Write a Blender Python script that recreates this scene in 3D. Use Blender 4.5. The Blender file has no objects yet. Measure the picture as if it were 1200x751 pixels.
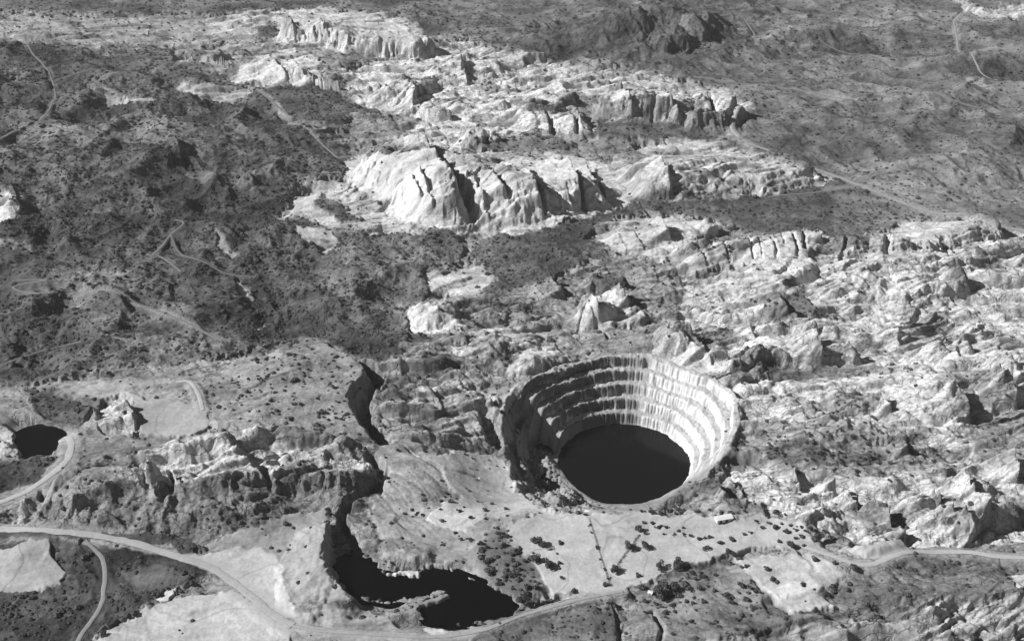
import bpy, math, random, time
import numpy as np
from mathutils import Vector
T0 = time.time()
Q = 1.0            # mesh density factor
rng = np.random.default_rng(7)
random.seed(7)
sc = bpy.context.scene
F32 = np.float32
HAZE = 0.000018

# ------------------------------------------------------------------ camera model (aerial view)
CAM_H, DEP, FPX = 760.0, math.radians(30), 1250.0
CD, SD = math.cos(DEP), math.sin(DEP)

def ray_to(px, py, z):
    px = np.asarray(px, float); py = np.asarray(py, float)
    u = (px - 600) / FPX; v = (375.5 - py) / FPX
    dy = CD + v * SD; dz = -SD + v * CD
    t = (z - CAM_H) / dz
    return u * t, dy * t

def to_photo(x, y, z):
    dz = z - CAM_H
    dep = y * CD - dz * SD
    dep = np.maximum(dep, 1)
    return 600 + FPX * x / dep, 375.5 - FPX * (y * SD + dz * CD) / dep

# ------------------------------------------------------------------ noise
_perm = rng.permutation(1024).astype(np.int32)
_perm = np.concatenate([_perm, _perm])
_ang = rng.random(1024) * 2 * np.pi
_gx = np.cos(_ang).astype(F32); _gy = np.sin(_ang).astype(F32)

def perlin(x, y, seed=0):
    x = np.asarray(x, F32) + F32(seed * 17.31); y = np.asarray(y, F32) + F32(seed * 9.77)
    xi = np.floor(x); yi = np.floor(y)
    fx = x - xi; fy = y - yi
    xi = xi.astype(np.int32) & 1023; yi = yi.astype(np.int32) & 1023
    x1 = (xi + 1) & 1023; y1 = (yi + 1) & 1023
    u = fx * fx * fx * (fx * (fx * 6 - 15) + 10); v = fy * fy * fy * (fy * (fy * 6 - 15) + 10)
    def g(a, b, ox, oy):
        h = _perm[_perm[a] + b]
        return _gx[h] * (fx - ox) + _gy[h] * (fy - oy)
    n00 = g(xi, yi, 0, 0); n10 = g(x1, yi, 1, 0); n01 = g(xi, y1, 0, 1); n11 = g(x1, y1, 1, 1)
    a = n00 + u * (n10 - n00); b = n01 + u * (n11 - n01)
    return (a + v * (b - a)) * F32(1.5)

def fbm(x, y, o=4, seed=0, gain=.5):
    s = 0; a = 1; f = 1; tot = 0
    for i in range(o):
        s = s + a * perlin(x * f, y * f, seed + i); tot += a; a *= gain; f *= 2.03
    return s / tot

def ridged(x, y, o=3, seed=0, gain=.5):
    s = 0; a = 1; f = 1; tot = 0
    for i in range(o):
        s = s + a * (1 - np.abs(perlin(x * f, y * f, seed + i)) * 1.6); tot += a; a *= gain; f *= 2.1
    return s / tot

def sm(a, b, x):
    t = np.clip((x - a) / (b - a), 0, 1)
    return t * t * (3 - 2 * t)

# ------------------------------------------------------------------ broad relief
HILLS = [  # px, py, height, sx, sy  (metres)
    (785, 42, 62, 150, 110), (970, 48, 22, 130, 90), (1150, 80, 22, 110, 80), (880, 20, 24, 120, 140), (1060, 120, 16, 140, 80), (715, 50, 34, 90, 70), (690, 60, 15, 120, 80),
    (330, 445, 14, 110, 110), (300, 520, 12, 140, 40), (1000, 330, 26, 260, 110), (1120, 440, 22, 120, 70),
    (620, 120, 22, 260, 160), (560, 225, 20, 200, 120), (100, 380, -10, 200, 120), (230, 200, 20, 150, 100), (60, 700, -10, 120, 60),
    (480, 330, -14, 220, 130), (598, 560, -14, 70, 60), (790, 395, 16, 60, 45), (540, 410, 12, 80, 70),
]
_hc = [(*[float(q) for q in ray_to(px, py, 0)], h, sx, sy) for px, py, h, sx, sy in HILLS]

def base(x, y):
    x = np.asarray(x, float); y = np.asarray(y, float)
    far = sm(1100, 1900, y)
    z = fbm(x / 620, y / 520, 3, 3) * (5 + 20 * far)
    for cx, cy, h, sx, sy in _hc:
        z = z + h * np.exp(-((x - cx) / sx) ** 2 - ((y - cy) / sy) ** 2)
    # the mine floor round the big pit is level
    w = np.exp(-((x - 90) / 230) ** 2 - ((y - 960) / 150) ** 2)
    lo = np.exp(-((x + 4) / 66) ** 2 - ((y - 1004) / 78) ** 2)
    return z * (1 - np.clip(w * 1.3, 0, 1)) - 40 * lo

def G(px, py, h=0):
    z = np.zeros_like(np.asarray(px, float)) + h
    for _ in range(7):
        x, y = ray_to(px, py, z)
        z = base(x, y) + h
    return x, y

def GP(pts, h=0):
    a = np.array(pts, float)
    x, y = G(a[:, 0], a[:, 1], h)
    return np.stack([x, y], 1)

# ------------------------------------------------------------------ distance helpers
def polyline_dist(X, Y, P):
    """distance, side (+1 left of travel), arc position 0..L"""
    best = np.full(X.shape, 1e9); side = np.zeros(X.shape); pos = np.zeros(X.shape); L = 0
    for (ax, ay), (bx, by) in zip(P[:-1], P[1:]):
        dx, dy = bx - ax, by - ay; l = math.hypot(dx, dy) + 1e-9
        t = np.clip(((X - ax) * dx + (Y - ay) * dy) / (l * l), 0, 1)
        ex = X - ax - t * dx; ey = Y - ay - t * dy
        d = ex * ex + ey * ey
        m = d < best
        best = np.where(m, d, best)
        side = np.where(m, np.sign(dx * (Y - ay) - dy * (X - ax)), side)
        pos = np.where(m, L + t * l, pos)
        L += l
    return np.sqrt(best), side, pos, L

def poly_sd(X, Y, P):
    """signed distance, positive inside"""
    best = np.full(X.shape, 1e12); ins = np.zeros(X.shape, bool)
    n = len(P)
    for i in range(n):
        ax, ay = P[i]; bx, by = P[(i + 1) % n]
        dx, dy = bx - ax, by - ay; l2 = dx * dx + dy * dy + 1e-9
        t = np.clip(((X - ax) * dx + (Y - ay) * dy) / l2, 0, 1)
        ex = X - ax - t * dx; ey = Y - ay - t * dy
        best = np.minimum(best, ex * ex + ey * ey)
        if abs(dy) > 1e-9:
            c = ((ay > Y) != (by > Y)) & (X < dx * (Y - ay) / dy + ax)
            ins ^= c
    d = np.sqrt(best)
    return np.where(ins, d, -d)

# ------------------------------------------------------------------ landforms (photo px -> ground)
# cliff-and-dip-slope ridges: base line left->right (high ground on the left of travel)
SCARPS = [  # pts, H, run, back, flute amp, flute len, taper
    ([(405, 208), (430, 220), (455, 237), (480, 252), (520, 266), (560, 271), (600, 269), (640, 262), (690, 250), (722, 240)], 58, 50, 270, 8, 30, 25),
    ([(745, 236), (773, 234), (810, 233), (858, 229), (895, 229), (949, 217), (976, 208)], 38, 30, 210, 7, 20, 40),
    ([(690, 136), (697, 138), (740, 141), (783, 144), (810, 153), (853, 150), (876, 133)], 46, 16, 230, 8, 26, 25),
    ([(590, 143), (620, 149), (650, 154), (680, 156), (704, 152)], 34, 26, 120, 7, 24, 40),
    ([(318, 46), (339, 49), (360, 49), (381, 51), (408, 60), (429, 63), (448, 65), (488, 66), (520, 58)], 48, 14, 190, 9, 34, 40),
    ([(268, 92), (309, 93), (339, 95), (360, 96), (376, 86)], 32, 50, 90, 6, 34, 50),
    ([(200, 63), (227, 69), (251, 74), (272, 66)], 26, 14, 80, 8, 30, 40),
    ([(500, 98), (545, 90), (590, 87), (612, 84)], 34, 30, 90, 8, 32, 60),
    ([(425, 112), (440, 118), (461, 119), (483, 129), (500, 120)], 34, 50, 140, 8, 36, 50),
    ([(524, 172), (550, 174), (577, 171), (600, 165)], 34, 26, 80, 8, 26, 40),
    ([(800, 316), (837, 308), (877, 304), (909, 302), (941, 298), (975, 286)], 26, 34, 80, 3, 22, 40),
    ([(978, 299), (1019, 299), (1053, 300), (1085, 298), (1107, 294), (1153, 286), (1186, 274)], 30, 14, 130, 6, 18, 30),
    ([(1020, 308), (1076, 309), (1103, 311), (1139, 308), (1186, 293)], 10, 4, 70, 2, 14, 30),
    ([(1036, 342), (1058, 349), (1087, 342), (1116, 342), (1146, 338)], 17, 6, 80, 5, 16, 20),
    ([(1146, 335), (1215, 335)], 9, 4, 60, 2, 12, 20),
    ([(676, 330), (701, 335), (728, 335), (745, 328)], 20, 12, 60, 6, 18, 20),
    ([(842, 440), (900, 424), (951, 427), (973, 422), (1014, 416)], 17, 7, 100, 4, 12, 20),
    ([(1036, 723), (1078, 724), (1111, 721), (1139, 716), (1172, 712), (1215, 705)], 15, 9, 60, 5, 14, 15),
    ([(830, 760), (900, 747), (925, 741), (956, 735), (985, 731)], 9, 9, 25, 3, 9, 15),
    ([(22, 610), (60, 622), (110, 626), (160, 629), (210, 626), (260, 616), (300, 606), (330, 592), (345, 584)], 38, 58, 75, 7, 24, 20),
    ([(318, 582), (345, 574), (380, 574), (420, 572), (446, 560)], 26, 9, 60, 5, 20, 10),
    ([(436, 664), (470, 664), (512, 662)], 9, 5, 40, 3, 9, 12),
    ([(520, 395), (560, 385), (600, 382), (650, 378)], 12, 30, 80, 4, 20, 40),
    ([(700, 285), (740, 291), (790, 284), (850, 272)], 16, 22, 70, 4, 20, 30),
    ([(890, 400), (960, 396), (1030, 400)], 8, 10, 60, 3, 16, 30),
    ([(850, 360), (930, 352), (1010, 345), (1060, 352)], 9, 10, 60, 3, 18, 40),
    ([(840, 640 - 22), (900, 600), (960, 620), (1000, 622), (1040, 628)], 14, 26, 60, 6, 18, 25),
    ([(1070, 640), (1100, 632), (1150, 630), (1200, 622)], 10, 14, 60, 4, 16, 25),
    ([(930, 540), (1000, 520), (1060, 512), (1110, 505), (1150, 500)], 16, 26, 70, 6, 20, 30),
    ([(0, 40), (70, 46), (150, 42)], 8, 20, 60, 3, 26, 40),
]
# east-facing steps: near -> far, high ground on the left (west)
STEPS = [  # pts, H, run, back, taper
    ([(449, 516), (434, 507), (425, 496), (418, 481), (412, 471), (419, 457), (429, 447), (434, 432), (415, 421), (395, 409), (364, 388)], 8, 6, 120, 25),
    ([(554, 264), (533, 234), (519, 213), (502, 196), (489, 178)], 22, 6, 120, 20),
    ([(598, 259), (580, 234), (560, 205), (540, 190)], 14, 5, 70, 15),
    ([(638, 261), (626, 236), (612, 215)], 14, 5, 60, 12), ([(685, 251), (677, 232), (662, 208)], 12, 5, 60, 12),
    ([(711, 237), (700, 214), (689, 197)], 12, 5, 50, 12), ([(512, 264), (504, 248), (494, 234)], 11, 4, 40, 8), ([(498, 254), (489, 242), (481, 231)], 10, 4, 40, 8),
    ([(575, 268), (566, 252), (556, 236)], 9, 4, 40, 8),
    ([(432, 708), (408, 697), (391, 676), (387, 655), (388, 636), (392, 612)], 13, 4, 40, 15),
    ([(157, 512), (162, 500), (161, 488), (151, 476)], 8, 3, 40, 8),
    ([(113, 482), (102, 480), (90, 470)], 9, 3, 30, 5),
    ([(27, 250), (25, 240), (20, 226)], 7, 4, 50, 8),
    ([(218, 186), (211, 176), (200, 165)], 13, 5, 60, 10),
    ([(304, 219), (296, 212), (286, 204)], 9, 5, 50, 10),
    ([(677, 124), (665, 113), (653, 103)], 24, 6, 90, 10),
    ([(744, 143), (735, 133), (728, 120)], 16, 6, 60, 10),
    ([(802, 150), (790, 141), (778, 132)], 13, 6, 60, 10),
    ([(872, 140), (862, 131), (850, 124)], 11, 6, 60, 10),
    ([(790, 234), (782, 222), (776, 209)], 17, 5, 60, 8),
    ([(740, 360), (730, 352), (726, 341)], 20, 4, 40, 6),
    ([(706, 378), (696, 368), (684, 358)], 16, 4, 40, 6),
    ([(664, 343), (653, 334), (641, 322)], 18, 5, 50, 8),
    ([(788, 283), (780, 276), (773, 269)], 18, 4, 50, 6),
    ([(846, 271), (838, 267), (830, 264)], 14, 4, 40, 6),
    ([(966, 290), (956, 284), (944, 279)], 16, 4, 40, 6),
    ([(966, 425), (958, 415), (952, 404)], 18, 3, 40, 5),
    ([(1012, 416), (1000, 411), (988, 409)], 10, 3, 30, 5),
    ([(1144, 489), (1130, 476), (1112, 461)], 24, 4, 50, 6),
    ([(1196, 472), (1188, 460), (1182, 448)], 24, 4, 50, 6),
    ([(1178, 463), (1168, 450), (1158, 436)], 12, 3, 40, 6),
    ([(1047, 484), (1036, 474), (1030, 466)], 14, 3, 40, 6),
    ([(1068, 528), (1060, 522), (1055, 516)], 12, 3, 30, 4),
    ([(981, 578), (975, 573), (968, 565)], 14, 2.5, 30, 4),
    ([(1006, 600), (1000, 593), (993, 584)], 14, 2.5, 30, 4),
    ([(1066, 631), (1055, 621), (1044, 612), (1037, 597)], 17, 2.5, 40, 5),
    ([(1119, 612), (1106, 597), (1096, 585), (1084, 573)], 12, 3, 30, 6),
    ([(1162, 608), (1148, 601), (1137, 589), (1128, 566)], 17, 3, 50, 5),
    ([(1146, 622), (1135, 617), (1124, 611)], 11, 2.5, 30, 4),
    ([(1198, 562), (1192, 550), (1187, 540)], 20, 3, 40, 5),
    ([(1200, 750), (1193, 743), (1188, 732)], 16, 3, 30, 5),
    ([(856, 592), (842, 578), (829, 564)], 11, 3, 30, 6),
    ([(866, 572), (860, 565), (856, 558)], 10, 3, 20, 4),
    ([(876, 584), (870, 578), (866, 572)], 8, 3, 20, 4),
    ([(944, 578), (938, 560), (929, 543)], 9, 3, 30, 6),
    ([(1146, 385), (1120, 374), (1108, 368)], 8, 3, 30, 6),
    ([(960, 395), (945, 382), (930, 370), (912, 350)], 8, 3, 50, 8),
    ([(926, 375), (918, 369), (912, 362)], 12, 3, 30, 5),
    ([(1138, 396), (1128, 402), (1122, 410), (1126, 418)][::-1], 6, 4, 40, 8),
    ([(1060, 400), (1056, 392), (1050, 386)], 7, 4, 40, 8),
    ([(1188, 432), (1182, 424), (1182, 416)], 8, 4, 40, 8),
    ([(880, 590), (860, 585), (845, 570)], 5, 3, 30, 5),
    ([(830, 415), (818, 402), (805, 388)], 14, 4, 50, 6),
    ([(460, 116), (452, 108), (446, 100)], 9, 6, 60, 8),
    ([(498, 126), (490, 116), (482, 108)], 9, 6, 60, 8),
    ([(552, 96), (546, 86), (540, 76)], 12, 6, 70, 8),
    ([(372, 97), (362, 88), (356, 80)], 9, 6, 60, 8),
    ([(340, 96), (328, 86), (318, 74)], 10, 6, 60, 8),
    ([(350, 50), (345, 42), (343, 34)], 12, 8, 60, 8),
    ([(388, 52), (382, 46), (378, 38)], 12, 8, 50, 8),
    ([(450, 64), (440, 57), (434, 50)], 10, 8, 50, 8),
]
# ravines / fissures: pts, half width (m) at start,end, depth
CLEFTS = [
    ([(392, 408), (425, 427), (443, 440), (434, 455), (424, 470), (429, 488), (440, 504), (449, 516)], 8, 11, 27),
    ([(362, 388), (378, 398), (396, 410)], 3, 4, 10),
    ([(489, 178), (502, 196), (519, 213), (533, 234), (552, 262)], 5, 17, 34),
    ([(540, 190), (560, 205), (580, 234), (597, 258)], 3, 7, 10),
    ([(610, 215), (626, 236), (637, 260)], 3, 7, 14),
    ([(660, 205), (677, 232), (684, 250)], 2, 6, 22),
    ([(688, 196), (700, 212), (710, 236)], 3, 5, 24),
    ([(560, 186), (600, 205), (650, 226)], 2, 4, 10),
    ([(520, 185), (560, 200), (600, 224)], 2, 4, 10),
    ([(640, 138), (646, 147), (649, 156)], 3, 8, 22), ([(668, 138), (675, 148), (677, 157)], 3, 6, 18),
    ([(575, 152), (572, 162), (570, 172)], 3, 6, 16), ([(768, 118), (766, 130), (765, 144)], 2, 5, 12), ([(824, 120), (832, 132), (836, 146)], 2, 7, 18),
    ([(833, 283), (846, 297), (853, 305)], 1.5, 2.5, 5), ([(866, 281), (878, 294), (883, 303)], 1.5, 3, 6), ([(879, 280), (888, 292), (893, 302)], 1, 1.6, 3),
    ([(893, 279), (905, 292), (911, 303)], 1.2, 3, 5), ([(908, 278), (914, 286), (918, 294)], 1, 2, 3), ([(921, 277), (929, 289), (935, 300)], 1.5, 4, 8),
    ([(934, 276), (940, 287), (943, 297)], 1.5, 5, 12), ([(815, 294), (822, 304), (830, 310)], 1.5, 2.5, 4),
    ([(992, 285), (990, 292), (988, 300)], 1.5, 5, 9), ([(1038, 280), (1037, 290), (1038, 300)], 1.5, 7, 13),
    ([(310, 545), (318, 537), (335, 532), (350, 534), (357, 541)], 3, 6, 12),
    ([(385, 545), (384, 537), (400, 540), (424, 542)], 3, 6, 14),
    ([(169, 556), (171, 568), (174, 582)], 2, 5, 18), ([(198, 554), (204, 564), (203, 578), (196, 592)], 2, 9, 22),
    ([(430, 557), (440, 552), (446, 542), (434, 534)], 4, 7, 16),
    ([(328, 500), (330, 508), (320, 512), (300, 508)], 1, 1.5, 5), ([(240, 537), (255, 530), (268, 520)], 1, 1, 4),
    ([(46, 572), (48, 580), (62, 586), (66, 582)], 3, 5, 12),
    ([(564, 470), (572, 486), (580, 507)], 8, 13, 24), ([(594, 496), (600, 505), (606, 514)], 5, 7, 12),
    ([(688, 372), (700, 380), (712, 392)], 2, 3, 10),
    ([(725, 350), (690, 368), (672, 385)], 2, 2, 4),
    ([(565, 455), (580, 470), (592, 486)], 2, 4, 10),
    ([(470, 520), (490, 535), (520, 548), (560, 560)], 2, 2, 3),
    ([(756, 715), (766, 712), (771, 722), (777, 735), (772, 755)], 2, 4, 7),
    ([(716, 702), (722, 715), (726, 735), (728, 755)], 1.5, 3, 4),
]
KNOBS = [  # px, py(base centre), H, rx, ry
    (184, 578, 20, 9, 13), (700, 368, 24, 30, 26), (508, 374, 22, 40, 30), (732, 352, 10, 16, 14), (12, 250, 6, 30, 60), (362, 672, 8, 34, 70), (785, 30, 40, 60, 60), (735, 45, 24, 60, 50), (815, 45, 24, 40, 60),
    (12, 520, 5, 16, 14), (330, 512, 12, 60, 12), (235, 530, 14, 46, 16), (290, 532, 10, 40, 14), (130, 485, 9, 28, 34),
    (402, 525, 10, 12, 12), (960, 612, 10, 28, 20), (965, 575, 10, 18, 16), (1018, 590, 10, 24, 20), (1075, 600, 12, 22, 24),
    (1036, 640, 11, 40, 22), (1140, 575, 14, 26, 34), (1095, 410, 16, 20, 18), (1130, 405, 14, 14, 16), (1175, 430, 16, 22, 20),
    (900, 370, 10, 20, 16), (930, 480, 10, 30, 20), (1080, 470, 14, 36, 24), (770, 295, 12, 24, 14), (1120, 330, 18, 26, 14),
    (1000, 470, 12, 34, 26), (860, 450, 8, 40, 20), (615, 425, 12, 40, 22), (545, 440, 12, 36, 30), (585, 480, 6, 22, 30), (660, 440, 6, 50, 20),
    (787, 398, 22, 26, 28), (520, 265, 10, 60, 40), (562, 400, 10, 50, 30), (600, 395, 10, 50, 30), (560, 470, 5, 30, 24),
]
def prep(lst):
    return [(GP(f[0]),) + tuple(f[1:]) for f in lst]
SC_W, ST_W, CL_W = prep(SCARPS), prep(STEPS), prep(CLEFTS)
KN_W = [(*[float(q) for q in G(px, py)], h, rx, ry) for px, py, h, rx, ry in KNOBS]

# the big stepped pit
PC = np.array([142.0, 1082.0]); PW_Z, PIT_D = -72.0, 72.0
_rt = np.array([(-48, 134), (-18, 133), (0, 142), (19.5, 150), (53, 139), (73.6, 149), (106, 138), (133, 142), (154, 156), (170, 156),
                (199, 158), (221, 176), (238, 200), (255, 189), (272, 176), (289, 149), (312, 134)], float)
def rim_r(th):
    return np.interp(np.degrees(th) % 360, np.concatenate([_rt[:, 0] % 360 - 360, _rt[:, 0] % 360, _rt[:, 0] % 360 + 360])[np.argsort(np.concatenate([_rt[:, 0] % 360 - 360, _rt[:, 0] % 360, _rt[:, 0] % 360 + 360]))],
                     np.tile(_rt[:, 1], 3)[np.argsort(np.concatenate([_rt[:, 0] % 360 - 360, _rt[:, 0] % 360, _rt[:, 0] % 360 + 360]))])

def pit_step(X, Y):
    th = np.arctan2(Y - PC[1], X - PC[0]); r = np.hypot(X - PC[0], Y - PC[1])
    R = rim_r(th) + fbm(X / 36, Y / 36, 3, 5) * 9
    s = (r - 83 - fbm(X / 34, Y / 34, 3, 11) * 5) / (R - 83)
    k = np.clip(s, 0, .999) * 5
    return k - np.floor(k), s

def big_pit(X, Y, z):
    dx, dy = X - PC[0], Y - PC[1]
    r = np.hypot(dx, dy); m = r < 235
    if not m.any(): return z
    x, y, r, zz = X[m], Y[m], r[m], z[m]
    th = np.arctan2(dy[m], dx[m]); deg = np.degrees(th) % 360
    R = rim_r(th) + fbm(x / 36, y / 36, 3, 5) * 9
    rw = 83 + fbm(x / 34, y / 34, 3, 11) * 5
    flut = (ridged(th * 26, r * .004, 2, 21) - .55) * 2.6 + perlin(th * 9, r * .004, 22) * 1.6
    s0 = (r - rw) / (R - rw)
    s = s0 + flut / (R - rw) * sm(-.1, .05, s0)
    s = np.where(s < 1, np.clip(s + .035 * fbm(th * 2.2, r * .002, 3, 23) * sm(0, .15, s) * sm(1, .85, s), -9, 1), s)
    k = np.clip(s, 0, .999) * 5
    k = np.clip(k + .2 * fbm(th * 4, np.floor(k) * 3.3, 3, 24), 0, 4.999)
    fl = np.floor(k); fr = k - fl
    ft = .28
    st = (fl + sm(0, ft, fr)) / 5
    st = np.where(s >= 1, 1, st) + .02 * sm(ft, 1, fr) * (s < 1)
    bench = -PIT_D + PIT_D * st + fbm(x / 7, y / 7, 2, 31) * 1.6 + 5 * np.clip(fbm(x / 24, y / 24, 2, 33) - .18, 0, 1) * sm(0, .1, s)
    # west floor with a ramp, south side plain slope
    dist_in = R - r
    q_ = np.clip((r - rw) / (R - rw), 0, 1)
    fs = .10 + .40 * sm(235, 205, deg)
    up = np.clip((q_ - fs) / (1 - fs), 0, 1)
    stp = .45 * sm(0, .42, up) + .55 * sm(.5, .98, up)
    stp = stp + (up - stp) * sm(200, 235, deg)
    sh = -70 + 4 * np.clip(q_ / fs, 0, 1) + fbm(x / 17, y / 17, 4, 41, .6) * 6 * sm(0, .12, q_)
    west = sh + (zz - sh) * stp + (np.abs(fbm(x / 40, y / 40, 5, 43, .6)) - .15) * 26 * sm(0, .2, q_) * sm(1.1, .8, q_)
    south = -PIT_D + PIT_D * np.clip(s0, 0, 1) ** .9 + fbm(x / 18, y / 18, 3, 42) * 3
    wW = sm(150, 163, deg) * sm(262, 240, deg)
    wS = sm(240, 262, deg) * sm(345, 315, deg)
    prof = bench * (1 - wW - wS) + west * wW + south * wS
    prof = np.where(r < rw, PW_Z - 1 - (rw - r) * .3, prof)
    # little pond on the west floor
    qx, qy = ray_to(632, 520, -68)
    prof = prof - 9 * np.exp(-(((x - qx) / 15) ** 2 + ((y - qy) / 13) ** 2) ** 1.5)
    qx, qy = ray_to(668, 584, -62)
    prof = prof + 7 * np.exp(-((x - qx) / 9) ** 2 - ((y - qy) / 11) ** 2)
    out = sm(.98, 1.25, s0); out = np.maximum(out, wW * sm(.9, 1.0, s0))
    z = z.copy()
    z[m] = np.where(s0 < .98, prof, np.where(s0 < 1, prof, 0) * (1 - out) + zz * out)
    return z

PIT2 = np.array([(391, 668), (394, 656), (404, 650), (416, 652), (430, 656), (441, 660), (453, 676), (475, 674), (491, 679), (497, 667), (515, 664), (545, 676), (585, 691), (609, 709), (602, 723), (545, 731), (500, 728), (490, 716), (499, 706), (524, 694), (495, 698), (470, 705), (455, 707), (438, 704), (420, 702), (404, 688), (394, 676)], float)
PIT3 = np.array([(12, 492), (40, 494), (72, 503), (77, 522), (62, 539), (30, 546), (20, 530), (15, 508)], float)
P2W = GP(PIT2, -5); P3W = GP(PIT3, -11)
CHANNEL = GP([(452, 548), (440, 566), (425, 575), (408, 585), (399, 598), (402, 612), (412, 628), (420, 645)])
P2_WATER = -5.0

def small_pits(X, Y, z):
    z = z.copy()
    for P, depth, run in ((P2W, 22, 12), (P3W, 28, 11)):
        m = (X > P[:, 0].min() - 30) & (X < P[:, 0].max() + 30) & (Y > P[:, 1].min() - 30) & (Y < P[:, 1].max() + 30)
        if not m.any(): continue
        x, y = X[m], Y[m]
        sd = poly_sd(x, y, P) + fbm(x / 13, y / 13, 4, 51, .65) * 6
        cut = sm(-2, run * .6, sd)
        z[m] = z[m] * (1 - sm(-14, 2, sd)) - depth * cut
    m = (X > CHANNEL[:, 0].min() - 40) & (X < CHANNEL[:, 0].max() + 40) & (Y > CHANNEL[:, 1].min() - 40) & (Y < CHANNEL[:, 1].max() + 40)
    if m.any():
        d, s, p, L = polyline_dist(X[m], Y[m], CHANNEL)
        d = d + fbm(X[m] / 12, Y[m] / 12, 2, 52) * 3
        z[m] -= sm(7, 3, d) * (15 + 5 * p / L)
    # ledge and spur that stay in the sun inside the second pit
    LED = [((486, 708), (523, 695.5), 1.6, 0.0)]
    for a, b, w, zt in LED:
        A = np.array(ray_to(*a, zt)); B = np.array(ray_to(*b, zt))
        m = (np.abs(X - (A[0] + B[0]) / 2) < 90) & (np.abs(Y - (A[1] + B[1]) / 2) < 90)
        if not m.any(): continue
        d = polyline_dist(X[m], Y[m], np.array([A, B]))[0] + fbm(X[m] / 9, Y[m] / 9, 2, 53) * 2.5
        h = zt + (-60 - zt) * sm(w, w + 12, d)
        z[m] = np.maximum(z[m], h)
    return z

def features(X, Y):
    """broad relief + landforms, no fine roughness; X, Y flat arrays"""
    z = base(X, Y)
    wx = fbm(X / 26, Y / 26, 3, 61)
    wy = fbm(X / 9, Y / 9, 2, 67)
    for P, H, run, back, fa, flen, tap in SC_W:
        M = back + 40
        m = (X > P[:, 0].min() - 60) & (X < P[:, 0].max() + 60) & (Y > P[:, 1].min() - 60) & (Y < P[:, 1].max() + M)
        if not m.any(): continue
        x, y = X[m], Y[m]
        d, s, p, L = polyline_dist(x, y, P)
        d = d * s
        near = sm(140, 0, np.abs(d))
        pw = p + fbm(x / 40, y / 60, 2, 63) * flen * 1.6
        am = np.clip(.25 + 1.3 * fbm(p / 90, d * .003, 2, int(H) + 40), .05, 1.1)
        fl = ((1 - np.abs(perlin(pw / flen, d * .006, int(H) + 3)) * 2) * fa * 1.1 + (ridged(pw / (flen * .37), d * .012, 2, 9) - .55) * fa * .8) * am
        d2 = d + fl * near + wx[m] * fa * 1.1 + wy[m] * fa * .35
        hv = np.clip(.9 + .38 * fbm(p / 110, d * .002, 3, int(H) + 70), .35, 1.15)
        # steep upper wall, ledges, talus foot
        led = fbm(pw / 70, d * .02, 2, 64)
        t = np.clip(d2 / run, 0, 1)
        t = t + .07 * np.sin(t * 12.6 + led * 9) * sm(0, .2, t) * sm(1, .8, t)
        prof = H * hv * (.22 * sm(-.9, .35, d2 / run) + .66 * t ** .85 + .12 * sm(.8, 2.2, d2 / run))
        dn = np.clip((d2 - run) / back, 0, 1)
        prof = prof * (1 - dn * dn * (3 - 2 * dn))
        e = np.minimum(p, L - p)
        end = np.where((p <= 0) | (p >= L), 0, 1)
        tp = sm(0, tap, e) 
        z[m] += prof * tp
    for P, H, run, back, tap in ST_W:
        m = (X > P[:, 0].min() - back) & (X < P[:, 0].max() + 40) & (Y > P[:, 1].min() - back * .6) & (Y < P[:, 1].max() + back * .6)
        if not m.any(): continue
        x, y = X[m], Y[m]
        d, s, p, L = polyline_dist(x, y, P)
        d = d * s + wx[m] * 3.5 + wy[m] * 2.0
        prof = 1.2 * H * sm(0, run * 1.3, d)
        dn = np.clip((d - run) / back, 0, 1)
        prof = prof * (1 - dn) ** 1.5
        z[m] += prof * sm(0, tap, np.minimum(p, L - p) + 1e-6)
    for P, w0, w1, dep in CL_W:
        m = (X > P[:, 0].min() - 30) & (X < P[:, 0].max() + 30) & (Y > P[:, 1].min() - 30) & (Y < P[:, 1].max() + 30)
        if not m.any(): continue
        x, y = X[m], Y[m]
        d, s, p, L = polyline_dist(x, y, P)
        w = w0 + (w1 - w0) * p / L
        d = d + wx[m] * w * .5 + wy[m] * w * .35
        z[m] -= dep * sm(w * 1.25, w * .3, d) * (.35 + .65 * sm(0, .5, p / L)) * sm(-.001, .06, np.minimum(p / L, 1.06 - p / L))
    for cx, cy, h, rx, ry in KN_W:
        m = (np.abs(X - cx) < rx * 1.6) & (np.abs(Y - cy) < ry * 1.6)
        if not m.any(): continue
        q = np.sqrt(((X[m] - cx) / rx) ** 2 + ((Y[m] - cy) / ry) ** 2) + wx[m] * .25 + wy[m] * .08
        z[m] += h * np.clip(1 - q * q, 0, 1) ** .8
    z = big_pit(X, Y, z)
    return small_pits(X, Y, z)

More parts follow.
